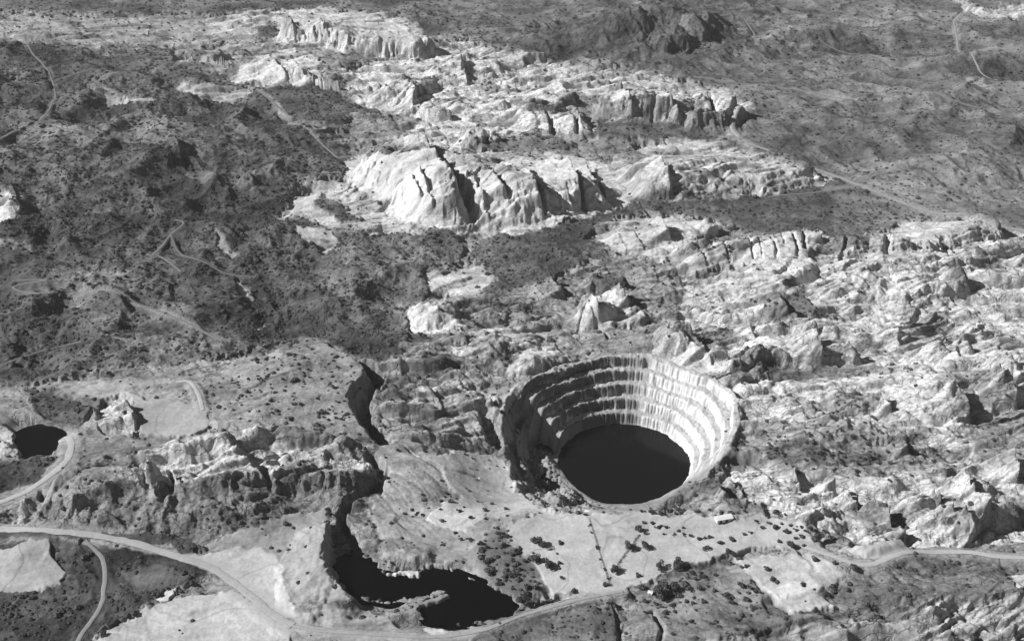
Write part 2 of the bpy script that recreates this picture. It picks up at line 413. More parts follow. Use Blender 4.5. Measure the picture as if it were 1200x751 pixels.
# ------------------------------------------------------------------ ground cover: tone T (sunlit grey), scrub density, ruggedness, edge px
COVER = [
    # whole ground first
    (112, .5, .5, 8, [(-300, -60), (1500, -60), (1500, 14), (-300, 14)]),
    (103, .85, .8, 12, [(-300, 45), (80, 50), (150, 70), (220, 72), (262, 96), (300, 105), (330, 140), (370, 160), (420, 175), (400, 205), (350, 213), (325, 240), (380, 268), (440, 274), (520, 268), (548, 288), (540, 305), (505, 318), (470, 330), (455, 350), (480, 385), (475, 410), (445, 425), (395, 405), (365, 386), (330, 389), (290, 404), (240, 418), (130, 430), (60, 452), (-300, 462)]),
    (170, .2, .5, 14, [(-300, 16), (180, 20), (300, 22), (310, 60), (270, 90), (200, 76), (120, 60), (60, 48), (-300, 48)]),
    (118, .6, .5, 8, [(120, 52), (230, 55), (250, 80), (150, 85)]),
    (122, .6, .7, 14, [(0, 125), (150, 140), (300, 150), (260, 172), (140, 170), (20, 165)]),
    (116, .6, 1, 12, [(210, 150), (260, 145), (300, 175), (305, 205), (270, 222), (245, 195), (215, 185)]),
    (124, .6, .8, 14, [(60, 320), (160, 330), (280, 380), (290, 405), (180, 425), (90, 380)]),
    (98, .6, .3, 10, [(-10, 270), (40, 280), (45, 345), (-10, 350)]),
    (125, .5, .8, 10, [(460, 300), (500, 290), (530, 330), (480, 355), (440, 345), (445, 320)]),
    (125, .36, .5, 12, [(590, -60), (1500, -60), (1500, 285), (1200, 272), (1110, 257), (1010, 217), (935, 190), (870, 165), (860, 110), (760, 84), (700, 88), (640, 62), (590, 30), (500, 10)]),
    (122, .6, .4, 12, [(880, 160), (1000, 210), (1120, 258), (980, 280), (880, 275), (900, 235)]),
    (96, .3, 1.0, 10, [(700, -20), (880, -10), (900, 30), (850, 75), (760, 84), (720, 60)]),
    (98, .4, .9, 10, [(925, 40), (975, 30), (1030, 46), (1040, 62), (960, 66)]),
    (100, .4, .8, 10, [(1110, 70), (1160, 66), (1200, 84), (1180, 100), (1120, 88)]),
    (104, .4, 1.3, 8, [(610, 30), (700, 22), (740, 2), (800, -10), (835, 30), (830, 62), (780, 78), (690, 78), (640, 70)]),
    (112, .6, .8, 8, [(470, 10), (590, 20), (640, 62), (560, 50), (500, 45)]),
    (205, .02, .3, 4, [(276, 326), (284, 328), (296, 344), (288, 346), (278, 338)]),
    (165, .2, .4, 5, [(252, 276), (262, 282), (276, 298), (268, 302), (256, 292)]),
    (128, .25, .15, 4, [(214, 190), (240, 190), (252, 204), (250, 216), (228, 214), (218, 204)]),
    (172, .05, .2, 3, [(98, 103), (140, 113), (182, 119), (180, 125), (138, 119), (104, 109)]),
    (160, .2, .3, 4, [(85, 324), (130, 323), (166, 326), (166, 332), (100, 331)]),
    (150, .2, .3, 4, [(-10, 284), (36, 284), (38, 290), (-10, 293)]),
    (178, .1, .3, 4, [(285, 375), (312, 366), (300, 378)]),
    (175, .1, .4, 4, [(205, 100), (300, 105), (280, 118), (230, 116)]),
    (200, .2, .5, 4, [(1118, 0), (1150, 6), (1210, 4), (1210, 20), (1160, 22), (1130, 12)]),
    (165, .2, .4, 5, [(1130, 84), (1150, 88), (1166, 104), (1140, 102)]),
    # pale belt
    (158, .3, 1.1, 14, [(330, 60), (500, 40), (640, 68), (780, 85), (880, 120), (870, 165), (760, 175), (640, 175), (520, 180), (400, 175), (380, 120), (330, 100)]),
    (205, .03, .6, 6, [(245, 18), (300, 11), (400, 10), (470, 18), (505, 45), (480, 66), (400, 62), (330, 55), (310, 40), (240, 36)]),
    (110, .6, .5, 6, [(300, 32), (325, 26), (322, 44), (300, 46)]),
    (145, .3, .8, 8, [(330, 48), (400, 60), (470, 68), (460, 85), (400, 92), (370, 70)]),
    (215, .03, .6, 6, [(262, 90), (300, 68), (340, 54), (372, 66), (378, 92), (330, 98), (280, 99)]),
    (165, .2, .9, 6, [(200, 50), (250, 45), (275, 60), (265, 76), (205, 72)]),
    (100, .8, .6, 8, [(300, 100), (360, 97), (420, 120), (400, 150), (350, 140)]),
    (214, .05, 1.0, 8, [(395, 82), (480, 62), (540, 46), (640, 68), (700, 88), (650, 120), (560, 130), (480, 132), (415, 115)]),
    (214, .05, .8, 8, [(640, 90), (700, 85), (780, 88), (860, 108), (880, 125), (860, 130), (800, 118), (700, 112)]),
    (150, .3, .6, 5, [(690, 136), (780, 140), (860, 140), (875, 165), (800, 168), (700, 165)]),
    (104, .6, .5, 5, [(700, 142), (790, 146), (850, 152), (840, 164), (700, 160)]),
    (214, .05, .8, 6, [(500, 135), (590, 125), (660, 128), (700, 150), (640, 158), (560, 175), (520, 170), (460, 165)]),
    (130, .5, .6, 6, [(545, 160), (610, 158), (690, 165), (640, 176), (570, 178)]),
    (210, .0, .5, 5, [(404, 188), (450, 178), (492, 172), (560, 176), (640, 176), (740, 192), (775, 214), (730, 243), (690, 254), (600, 277), (520, 270), (470, 256), (430, 226), (404, 212)]),
    (214, .0, .3, 6, [(404, 188), (450, 178), (492, 173), (515, 206), (530, 236), (500, 250), (470, 246), (430, 226), (404, 212)]),
    (185, .05, .5, 5, [(520, 178), (600, 180), (650, 225), (600, 220), (550, 195)]),
    (195, .05, .6, 6, [(720, 172), (800, 160), (860, 172), (930, 190), (978, 206), (962, 216), (890, 236), (860, 228), (800, 214), (760, 214), (720, 200)]),
    (150, .3, .6, 5, [(660, 160), (740, 165), (760, 185), (690, 178)]),
    (192, .12, .5, 7, [(318, 240), (350, 222), (400, 208), (430, 226), (470, 256), (500, 276), (430, 276), (390, 262), (340, 252)]),
    (100, .8, .5, 5, [(375, 225), (400, 240), (420, 255), (395, 258), (370, 240)]),
    (195, .1, .4, 5, [(345, 268), (390, 270), (400, 285), (370, 290)]),
    (98, .7, .4, 6, [(560, 282), (640, 268), (722, 246), (760, 234), (860, 232), (960, 218), (985, 240), (970, 268), (900, 270), (820, 255), (760, 250), (700, 262), (680, 285), (600, 288), (550, 300)]),
    # lower belt
    (158, .28, 1.1, 12, [(545, 300), (690, 285), (820, 262), (860, 275), (830, 320), (860, 420), (760, 420), (650, 430), (560, 460), (480, 430), (470, 400), (520, 340)]),
    (120, .5, .9, 10, [(560, 290), (680, 280), (690, 300), (620, 330), (570, 345), (550, 320)]),
    (208, .08, 1.0, 14, [(800, 316), (880, 300), (1000, 297), (1060, 258), (1140, 254), (1200, 276), (1500, 276), (1500, 620), (1180, 625), (1060, 640), (960, 610), (880, 590), (850, 560), (880, 490), (850, 440), (800, 380)]),
    (150, .3, .8, 10, [(930, 420), (1020, 420), (1060, 432), (960, 440), (900, 440), (850, 445), (860, 430)]),
    (156, .28, .8, 14, [(880, 495), (960, 490), (1060, 500), (1100, 540), (1000, 560), (920, 550), (880, 530)]),
    (160, .3, .7, 10, [(1130, 500), (1200, 470), (1500, 470), (1500, 540), (1150, 540)]),
    (130, .4, .7, 6, [(890, 345), (940, 340), (960, 365), (900, 375)]),
    (204, .05, .5, 6, [(690, 266), (740, 250), (790, 252), (852, 258), (830, 272), (790, 286), (720, 292)]),
    (206, .03, .4, 4, [(752, 296), (780, 282), (795, 292), (780, 303)]),
    (205, .02, .4, 5, [(802, 306), (835, 284), (900, 274), (962, 271), (975, 284), (930, 300), (860, 306), (815, 316)]),
    (200, .02, .5, 5, [(978, 296), (1020, 280), (1050, 262), (1140, 256), (1190, 272), (1160, 288), (1060, 300)]),
    (228, .0, .5, 4, [(474, 372), (490, 358), (508, 354), (535, 364), (545, 378), (520, 386), (488, 388)]),
    (204, .05, .35, 6, [(500, 320), (560, 308), (582, 325), (560, 345), (505, 340)]),
    (214, .03, .6, 5, [(672, 372), (690, 340), (715, 335), (740, 345), (735, 375), (705, 388), (685, 385)]),
    (196, .08, .6, 7, [(530, 400), (580, 378), (640, 380), (640, 395), (590, 412), (540, 416)]),
    (205, .05, .6, 6, [(592, 425), (620, 400), (650, 398), (660, 410), (630, 428), (600, 432)]),
    (172, .15, .9, 10, [(450, 440), (500, 415), (600, 430), (600, 470), (560, 520), (480, 520), (450, 500)]),
    (218, .02, .5, 6, [(755, 418), (785, 388), (800, 385), (825, 405), (850, 430), (800, 440)]),
    (150, .2, .8, 8, [(690, 385), (760, 380), (760, 415), (700, 420)]),
    # plateau hill
    (150, .3, .45, 8, [(235, 455), (300, 402), (340, 390), (366, 387), (398, 410), (434, 432), (420, 460), (428, 495), (446, 514), (400, 520), (330, 502), (250, 500)]),
    (185, .05, .3, 4, [(316, 412), (328, 402), (333, 414), (322, 420)]),
    (168, .15, .35, 8, [(440, 520), (470, 500), (520, 540), (560, 600), (520, 630), (460, 640), (430, 600), (440, 570)]),
    # left quarry ground
    (150, .25, .5, 8, [(-300, 470), (60, 448), (130, 440), (200, 428), (250, 440), (250, 500), (240, 520), (120, 560), (40, 580), (-300, 590)]),
    (100, .5, .8, 6, [(30, 458), (80, 462), (110, 480), (90, 500), (40, 485)]),
    (172, .0, .08, 4, [(150, 462), (190, 468), (238, 472), (246, 502), (200, 512), (165, 508), (158, 490)]),
    (205, .05, .8, 5, [(112, 470), (130, 452), (150, 470), (158, 492), (150, 510), (115, 500)]),
    (176, .05, .2, 5, [(60, 455), (140, 443), (195, 440), (200, 448), (120, 465)]),
    (85, .6, .6, 5, [(-20, 540), (30, 540), (70, 535), (40, 565), (-20, 580)]),
    (215, .02, .5, 3, [(-40, 230), (10, 228), (24, 234), (26, 254), (14, 262), (-40, 264)]),
    (195, .1, .6, 4, [(-40, 490), (12, 488), (28, 505), (28, 530), (-40, 535)]),
    (198, .05, .85, 7, [(120, 560), (175, 528), (235, 515), (290, 505), (340, 512), (415, 530), (440, 545), (330, 552), (240, 560), (180, 566)]),
    (140, .25, 1.35, 7, [(26, 612), (70, 578), (150, 566), (240, 560), (340, 552), (448, 552), (450, 576), (385, 590), (335, 615), (210, 634), (60, 628)]),
    (190, .05, .6, 4, [(5, 610), (20, 598), (30, 585), (34, 600), (20, 618)]),
    (165, .12, .16, 7, [(230, 640), (300, 615), (345, 600), (385, 590), (390, 640), (410, 700), (330, 700), (320, 650)]),
    (100, .6, .6, 4, [(-300, 612), (60, 632), (200, 636), (215, 650), (240, 640), (200, 625), (60, 622), (-300, 600)]),
    # dark low ground, bottom left
    (84, .75, .6, 6, [(-300, 640), (60, 632), (200, 650), (240, 660), (243, 672), (205, 690), (165, 712), (120, 736), (100, 760), (-300, 800)]),
    (105, .2, .3, 6, [(140, 670), (180, 660), (225, 672), (200, 688), (165, 695)]),
    (178, .0, .06, 2.5, [(-300, 655), (20, 640), (38, 632), (58, 634), (62, 650), (74, 664), (82, 672), (72, 684), (34, 695), (10, 692), (-300, 695)]),
    (230, .0, .1, 2, [(180, 700), (192, 690), (208, 686), (205, 694), (190, 702)]),
    (202, .0, .08, 4, [(212, 652), (270, 642), (310, 640), (326, 652), (332, 675), (345, 715), (330, 722), (290, 692), (245, 668)]),
    (198, .01, .12, 4, [(110, 760), (128, 735), (165, 712), (215, 696), (270, 690), (310, 712), (345, 735), (360, 760)]),
    (165, .12, .3, 6, [(345, 700), (430, 710), (470, 730), (600, 730), (560, 760), (340, 760)]),
    (205, .0, .2, 3, [(450, 666), (498, 664), (500, 670), (490, 680), (456, 678)]),
    (238, .0, .3, 3, [(494, 733), (515, 730), (532, 734), (522, 742), (500, 741)]),
    # flats round the pits
    (160, .2, .3, 10, [(440, 640), (560, 590), (640, 600), (640, 700), (600, 690), (540, 662), (450, 650)]),
    (188, .01, .1, 4, [(505, 535), (540, 526), (580, 530), (592, 545), (612, 575), (640, 602), (580, 606), (530, 575)]),
    (202, .02, .12, 3, [(498, 602), (520, 588), (548, 582), (572, 600), (548, 622), (510, 614)]),
    (190, .005, .05, 4, [(590, 615), (640, 600), (760, 600), (830, 604), (890, 600), (936, 612), (955, 640), (880, 642), (800, 660), (745, 682), (712, 692), (650, 692), (630, 668), (608, 645)]),
    (118, .7, .25, 16, [(556, 640), (585, 618), (608, 640), (622, 662), (632, 690), (612, 708), (580, 690), (560, 665)]),
    (150, .3, .5, 8, [(745, 690), (800, 665), (880, 650), (900, 720), (780, 740), (730, 740)]),
    (190, .06, .2, 6, [(860, 648), (950, 648), (990, 670), (985, 705), (930, 718), (900, 690)]),
    (212, .02, .12, 4, [(902, 690), (935, 678), (960, 682), (940, 694), (912, 698)]),
    (142, .35, .8, 8, [(960, 690), (1020, 668), (1080, 656), (1200, 660), (1500, 660), (1500, 690), (1100, 702), (1000, 712)]),
    (178, .15, 1.2, 8, [(1000, 712), (1060, 700), (1200, 698), (1500, 690), (1500, 800), (1000, 800)]),
    (200, .02, .2, 3, [(1183, 672), (1230, 664), (1230, 690), (1190, 690)]),
    (182, .0, .2, 4, [(980, 645), (1020, 632), (1050, 622), (1070, 640), (1030, 655), (1000, 656)]),
    (120, .4, .5, 8, [(560, 738), (640, 712), (720, 700), (725, 760), (540, 775)]),
    (140, .3, .5, 8, [(780, 720), (880, 720), (960, 712), (900, 735), (830, 748), (770, 770)]),
    (175, .1, .5, 6, [(830, 745), (900, 738), (980, 722), (1000, 740), (980, 775), (820, 775)]),
    (148, .05, .6, 5, [(600, 500), (650, 505), (665, 520), (662, 545), (670, 585), (640, 598), (612, 570), (598, 540)]),
]
COVER_A = [(T, s, r, e, np.array(P, float)) for T, s, r, e, P in COVER]

# roads: name, label, px points, width, tone
ROADS = [
    ([(-60, 612), (0, 619), (60, 627), (110, 631), (150, 637), (185, 646), (215, 655), (250, 666), (285, 690), (318, 716), (342, 731)], 8.5, 180, 'broad pale dirt road sweeping along the foot of the lower left cliff'),
    ([(342, 731), (380, 738), (420, 741), (500, 745), (560, 738), (610, 719), (660, 704), (712, 692), (730, 689)], 4, 165, 'dirt road curving under the two-pool pit to the flats'),
    ([(-50, 475), (15, 489), (45, 497), (70, 503), (83, 518), (78, 540), (55, 560), (30, 575), (-10, 590), (-60, 605)], 8, 186, 'pale dirt road curving round the small black pit at the left edge'),
    ([(940, 640), (975, 652), (1000, 661), (1022, 662), (1050, 652), (1080, 646), (1130, 645), (1170, 651), (1260, 654)], 6, 186, 'dirt track under the rocky slope at the lower right edge'),
    ([(100, 636), (118, 652), (123, 670), (122, 690), (118, 712), (95, 745), (80, 775)], 4.5, 150, 'narrow grey track down the dark low ground at bottom left'),
    ([(870, 165), (935, 190), (975, 200), (1010, 217), (1060, 238), (1110, 257), (1140, 262), (1175, 266), (1260, 282)], 7, 160, 'long straight dirt road across the grey scrub plain at right'),
    ([(876, 128), (860, 142), (857, 152), (866, 162)], 7, 180, 'short pale track rounding the end of the far escarpment'),
    ([(1145, 2), (1128, 18), (1118, 28), (1122, 45), (1128, 62), (1148, 80), (1170, 92)], 5, 155, 'pale far track bending down the plain near the top right corner'),
    ([(1072, 97), (1085, 108), (1105, 118), (1150, 130)], 5, 141, 'thin curved pale track on the far scrub plain'),
    ([(1012, 178), (1003, 183), (1024, 192), (1020, 202), (1005, 206), (1000, 212)], 4.5, 141, 'hooked pale track above the long straight road'),
    ([(30, 48), (45, 72), (60, 90), (62, 115), (45, 140), (5, 162), (-30, 175)], 4, 128, 'faint winding track on the dark scrub at far left'),
    ([(40, 150), (90, 158), (140, 163), (175, 168)], 3, 123, 'faint level track through dark scrub below the winding one'),
    ([(178, 304), (190, 290), (200, 276), (215, 262), (205, 258)], 3.5, 131, 'short dirt track climbing the dark wooded valley'),
    ([(172, 302), (190, 306), (213, 323)], 3.5, 128, 'side track branching in the dark wooded valley'),
    ([(206, 448), (222, 447), (232, 462), (238, 482)], 5, 185, 'curved pale haul track above the quarry bench'),
    ([(340, 140), (365, 158), (395, 183)], 3.5, 138, 'straight pale track down the scrub slope left of the white mesa'),
    ([(300, 105), (320, 120), (342, 134)], 4, 131, 'thin pale track below the white dome'),
    ([(20, 330), (55, 330), (15, 335), (40, 346), (60, 347)], 3.5, 131, 'zigzag pale track at the left edge of the scrub'),
    ([(1128, 62), (1150, 58), (1200, 60), (1250, 64)], 4, 145, 'far level track leaving the bent one at top right'),
    ([(815, 88), (900, 100), (960, 112), (1000, 120)], 5, 131, 'faint far track crossing the plain right of the dark hill'),
    ([(200, 276), (215, 300), (260, 318), (300, 322)], 3, 121, 'faint winding track east of the wooded valley'),
    ([(0, 425), (60, 405), (110, 398), (150, 404)], 3, 126, 'faint pale track below the dark wooded slope at left'),
    ([(90, 345), (140, 352), (200, 372), (260, 398)], 3, 126, 'faint slanting track over the speckled slope at left'),
    ([(60, 90), (110, 84), (170, 92)], 3, 128, 'faint track branching right from the winding one at far left'),
    ([(395, 183), (430, 180), (470, 172)], 3.5, 138, 'pale track passing behind the white mesa crest'),
    ([(1010, 217), (960, 225), (900, 232)], 3.5, 131, 'faint track leaving the long straight road towards the ridge'),
    ([(960, 40), (1010, 62), (1060, 78), (1128, 62)], 3.5, 133, 'thin track joining the bent one across the far plain'),
    ([(860, 18), (880, 30), (885, 48), (888, 56)], 4, 133, 'thin far track beside the dark hill'),
    ([(1010, 15), (1030, 22), (1022, 30)], 5, 128, 'tiny bent track near the top of the plain'),
]
RD_W = []
for pts, w, T, lab in ROADS:
    P = GP(pts)
    # smooth (Catmull-Rom) resample
    out = []
    for i in range(len(P) - 1):
        p0 = P[max(i - 1, 0)]; p1 = P[i]; p2 = P[i + 1]; p3 = P[min(i + 2, len(P) - 1)]
        n = max(2, int(np.hypot(*(p2 - p1)) / 4))
        for t in np.arange(n) / n:
            out.append(.5 * ((2 * p1) + (-p0 + p2) * t + (2 * p0 - 5 * p1 + 4 * p2 - p3) * t * t + (-p0 + 3 * p1 - 3 * p2 + p3) * t ** 3))
    out.append(P[-1])
    RD_W.append((np.array(out), w, T, lab))

RELIEF = [
    (.68, 70, np.array([(-400, 40), (150, 60), (262, 92), (330, 140), (390, 170), (370, 215), (380, 268), (520, 275), (500, 330), (470, 400), (390, 392), (300, 396), (240, 418), (60, 450), (-400, 460)], float)),
    (.55, 60, np.array([(590, -200), (1700, -200), (1700, 255), (1110, 245), (935, 180), (880, 110), (760, 76), (640, 50)], float)),
    (.72, 24, np.array([(610, 30), (700, 16), (740, -6), (830, -10), (890, 30), (850, 70), (780, 78), (690, 78), (640, 70)], float)),
]
def relief_mask(X, Y):
    px, py = to_photo(X, Y, base(X, Y))
    m = np.full(X.shape, .10)
    for v, e, P in RELIEF:
        q = (px > P[:, 0].min() - 2 * e) & (px < P[:, 0].max() + 2 * e) & (py > P[:, 1].min() - 2 * e) & (py < P[:, 1].max() + 2 * e)
        if q.any():
            w = sm(-e * .4, e * .6, poly_sd(px[q], py[q], P)); m[q] += (v - m[q]) * w
    return m

def cover(X, Y, z0):
    px, py = to_photo(X, Y, z0)
    px = np.where(px < 0, -px * .8, px); px = np.where(px > 1200, 1200 - (px - 1200) * .8, px)
    py = np.where(py < 0, -py * 1.5, py); py = np.where(py > 751, 751 - (py - 751), py)
    n1 = fbm(X / 30, Y / 45, 3, 71); n2 = fbm(X / 30, Y / 45, 3, 77)
    n3 = fbm(X / 8, Y / 10, 2, 79)
    px = px + n1 * 9 + n3 * 4; py = py + n2 * 6 + n3 * 2.5
    T = np.full(X.shape, 152.0); S = np.full(X.shape, .3); R = np.full(X.shape, .9)
    for t, s, r, e, P in COVER_A:
        m = (px > P[:, 0].min() - 2 * e) & (px < P[:, 0].max() + 2 * e) & (py > P[:, 1].min() - 2 * e) & (py < P[:, 1].max() + 2 * e)
        if not m.any(): continue
        sd = poly_sd(px[m], py[m] , P)
        w = sm(-e * .5, e * .5, sd)
        T[m] += (t - T[m]) * w; S[m] += (s - S[m]) * w; R[m] += (r - R[m]) * w
    return T, S, R

PROF = []
def terrain(X, Y, prof=None):
    """height, albedo, scrub density for flat arrays"""
    z0 = features(X, Y)
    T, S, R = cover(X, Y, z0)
    # roads are graded
    road = np.zeros(X.shape)
    zroad = np.zeros(X.shape); rbest = np.zeros(X.shape)
    for ri, (P, w, tt, lab) in enumerate(RD_W):
        Pc = P[::3] if len(P) > 12 else P
        if not np.array_equal(Pc[-1], P[-1]): Pc = np.vstack([Pc, P[-1]])
        m = (X > Pc[:, 0].min() - 30) & (X < Pc[:, 0].max() + 30) & (Y > Pc[:, 1].min() - 30) & (Y < Pc[:, 1].max() + 30)
        if not m.any(): continue
        d, _, p, L = polyline_dist(X[m], Y[m], Pc)
        rw_ = sm(w * 2.2, w * .7, d)
        road[m] = np.maximum(road[m], rw_)
        if prof is not None:
            zp = np.interp(p, prof[ri][0], prof[ri][1])
            zroad[m] = np.where(rw_ > rbest[m], zp, zroad[m]); rbest[m] = np.maximum(rbest[m], rw_)
    S = S * (1 - road)
    in2 = sm(-6, 4, poly_sd(X, Y, P2W)); R = R * (1 - .9 * in2)
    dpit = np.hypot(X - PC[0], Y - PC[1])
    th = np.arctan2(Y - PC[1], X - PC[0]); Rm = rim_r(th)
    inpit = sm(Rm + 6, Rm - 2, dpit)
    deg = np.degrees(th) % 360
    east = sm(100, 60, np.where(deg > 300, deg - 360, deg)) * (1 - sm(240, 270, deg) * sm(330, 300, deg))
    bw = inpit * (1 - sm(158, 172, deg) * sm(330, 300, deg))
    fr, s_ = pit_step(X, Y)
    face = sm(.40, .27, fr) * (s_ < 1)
    T = T + (np.where(s_ < 1, 172, 176) + face * (50 * east - 66 * (1 - east)) + 12 * east * (1 - face) - T) * bw  # west faces' shade and east faces' sunlight painted into the tone
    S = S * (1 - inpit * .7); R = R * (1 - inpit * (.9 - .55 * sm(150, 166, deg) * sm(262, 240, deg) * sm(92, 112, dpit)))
    # ---- roughness
    wa = fbm(X / 130, Y / 130, 2, 81) * 40; wb = fbm(X / 130, Y / 130, 2, 85) * 40
    rockm = sm(120, 175, T)
    # bedded rock: long ridges running across the view
    def billow(x, y, o, seed, g=.5):
        t = 0; a = 1; f = 1; n = 0
        for i in range(o):
            t = t + a * np.abs(perlin(x * f, y * f, seed + i)); n += a; a *= g; f *= 2.07
        return t / n
    bed = billow((X + wa) / 300, (Y + wb * .6 - .14 * X) / 40, 4, 91, .46)
    # oblique fractures running towards the lower right
    u = (X * .77 - Y * .64); v = (X * .64 + Y * .77)
    frac = billow((u + wa * .6) / 95, (v + wb * .6) / 30, 3, 95, .5)
    dome = billow((X + wb) / 62, (Y - wa) / 50, 2, 99, .4)
    wc = fbm(X / 48, Y / 48, 3, 181)
    def beds(q, lam, cut):
        t = q / lam; t = t - np.floor(t)
        return np.where(t < cut, t / cut, (1 - t) / (1 - cut))
    ma = np.clip(.5 + 1.7 * fbm((X + wa) / 120, (Y + wb) / 90, 3, 183), 0, 1)
    mb = np.clip(.15 + 1.7 * fbm((X + wb) / 110, (Y - wa) / 110, 3, 186), 0, 1)
    wd = fbm(X / 300, Y / 240, 2, 195) * 90
    bedA = beds(.14 * X - .99 * Y + wd + wc * 9, 27, .88) * ma
    bedD = beds(.16 * X - .98 * Y + wd * 1.2 + wc * 14, 78, .82) * np.clip(.6 + 1.2 * fbm(X / 260, Y / 120, 2, 197), 0, 1)
    bedB = beds(.86 * X + .5 * Y + wb * .5 + wc * 30, 44, .84) * mb
    bedC = beds(.14 * X - .99 * Y + wd + wc * 12, 8, .8) * np.clip(.4 + 1.5 * fbm(X / 60, Y / 40, 2, 189), 0, 1)
    gul = ridged((X + wa) / 240, (Y + wb) / 240, 4, 103, .4) - .6
    gl2 = ridged((X * .8 + Y * .5 + wb) / 80, (Y * .8 - X * .5 + wa) / 130, 3, 104, .5) - .6
    f1 = fbm(X / 11, Y / 13, 3, 107, .6); f2 = fbm(X / 3.2, Y / 3.6, 2, 111)
    rough_rock = (np.minimum(bed, .36) - .2) * 38 + (np.minimum(frac, .32) - .2) * 14 + (dome - .25) * 4 + (bedA - .5) * 9 + (bedD - .5) * 18 + (bedB - .5) * 7 + (bedC - .5) * 1.6 + f1 * .7 + f2 * .3
    rough_soft = (gl2 * 15 + f1 * 1.4 + f2 * .3) * (1 - .85 * road)
    z0 = z0 + gul * 66 * relief_mask(X, Y)
    z = z0 + R * (rough_rock * rockm * (1 - .9 * road) + rough_soft * (1 - rockm)) + (1 - road) * (f1 * .3 + f2 * .1)
    z = z + (zroad - z) * rbest
    # ---- albedo
    n = fbm(X / 55, Y / 40, 4, 121, .6); nb = fbm(X / 170, Y / 28, 3, 127, .6); nf = fbm(X / 7, Y / 8, 3, 131, .65)
    amp = .45 + .55 * sm(.05, .5, R)
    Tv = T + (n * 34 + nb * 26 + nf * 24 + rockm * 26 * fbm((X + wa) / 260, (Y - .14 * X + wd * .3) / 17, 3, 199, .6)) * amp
    patch = sm(.06, .30, fbm((X + wa) / 90, (Y + wb) / 60, 4, 171, .6)) * np.clip(R * 1.4, 0, 1) * rockm
    Tv = Tv - 62 * patch; S = np.clip(S + .45 * patch, 0, 1)
    big = fbm(X / 330, Y / 240, 3, 175, .6)
    Tv = Tv + big * 46 * (1 - rockm) - 16 * sm(.1, -.25, gul) * (1 - rockm) * np.clip(R * 2, 0, 1)
    flat = sm(.25, .1, R)
    Tv = Tv - 26 * flat * sm(.03, .0, np.abs(perlin(X / 70 + wc * .2, Y / 90, 191))) + 26 * flat * fbm(X / 60, Y / 60, 4, 193, .6)
    # soil and low plants lodge in joints between the rock slabs
    joint = sm(.10, .02, bed) * .7 + sm(.08, .02, frac) * .6
    Tv = Tv - 48 * joint * np.clip(R, 0, 1) * rockm
    Tv = Tv + (178 - Tv) * road * .5 * sm(100, 130, T)
    Tv = np.clip(Tv, 46, 250)
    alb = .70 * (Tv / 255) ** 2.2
    return z, alb, S, R

# ------------------------------------------------------------------ materials
def ramp_mat(name, build):
    m = bpy.data.materials.new(name); m.use_nodes = True
    nt = m.node_tree; b = nt.nodes['Principled BSDF']
    build(nt, b); return m

def N(nt, t, **kw):
    n = nt.nodes.new(t)
    for k, v in kw.items():
        if k in n.inputs: n.inputs[k].default_value = v
        else: setattr(n, k, v)
    return n

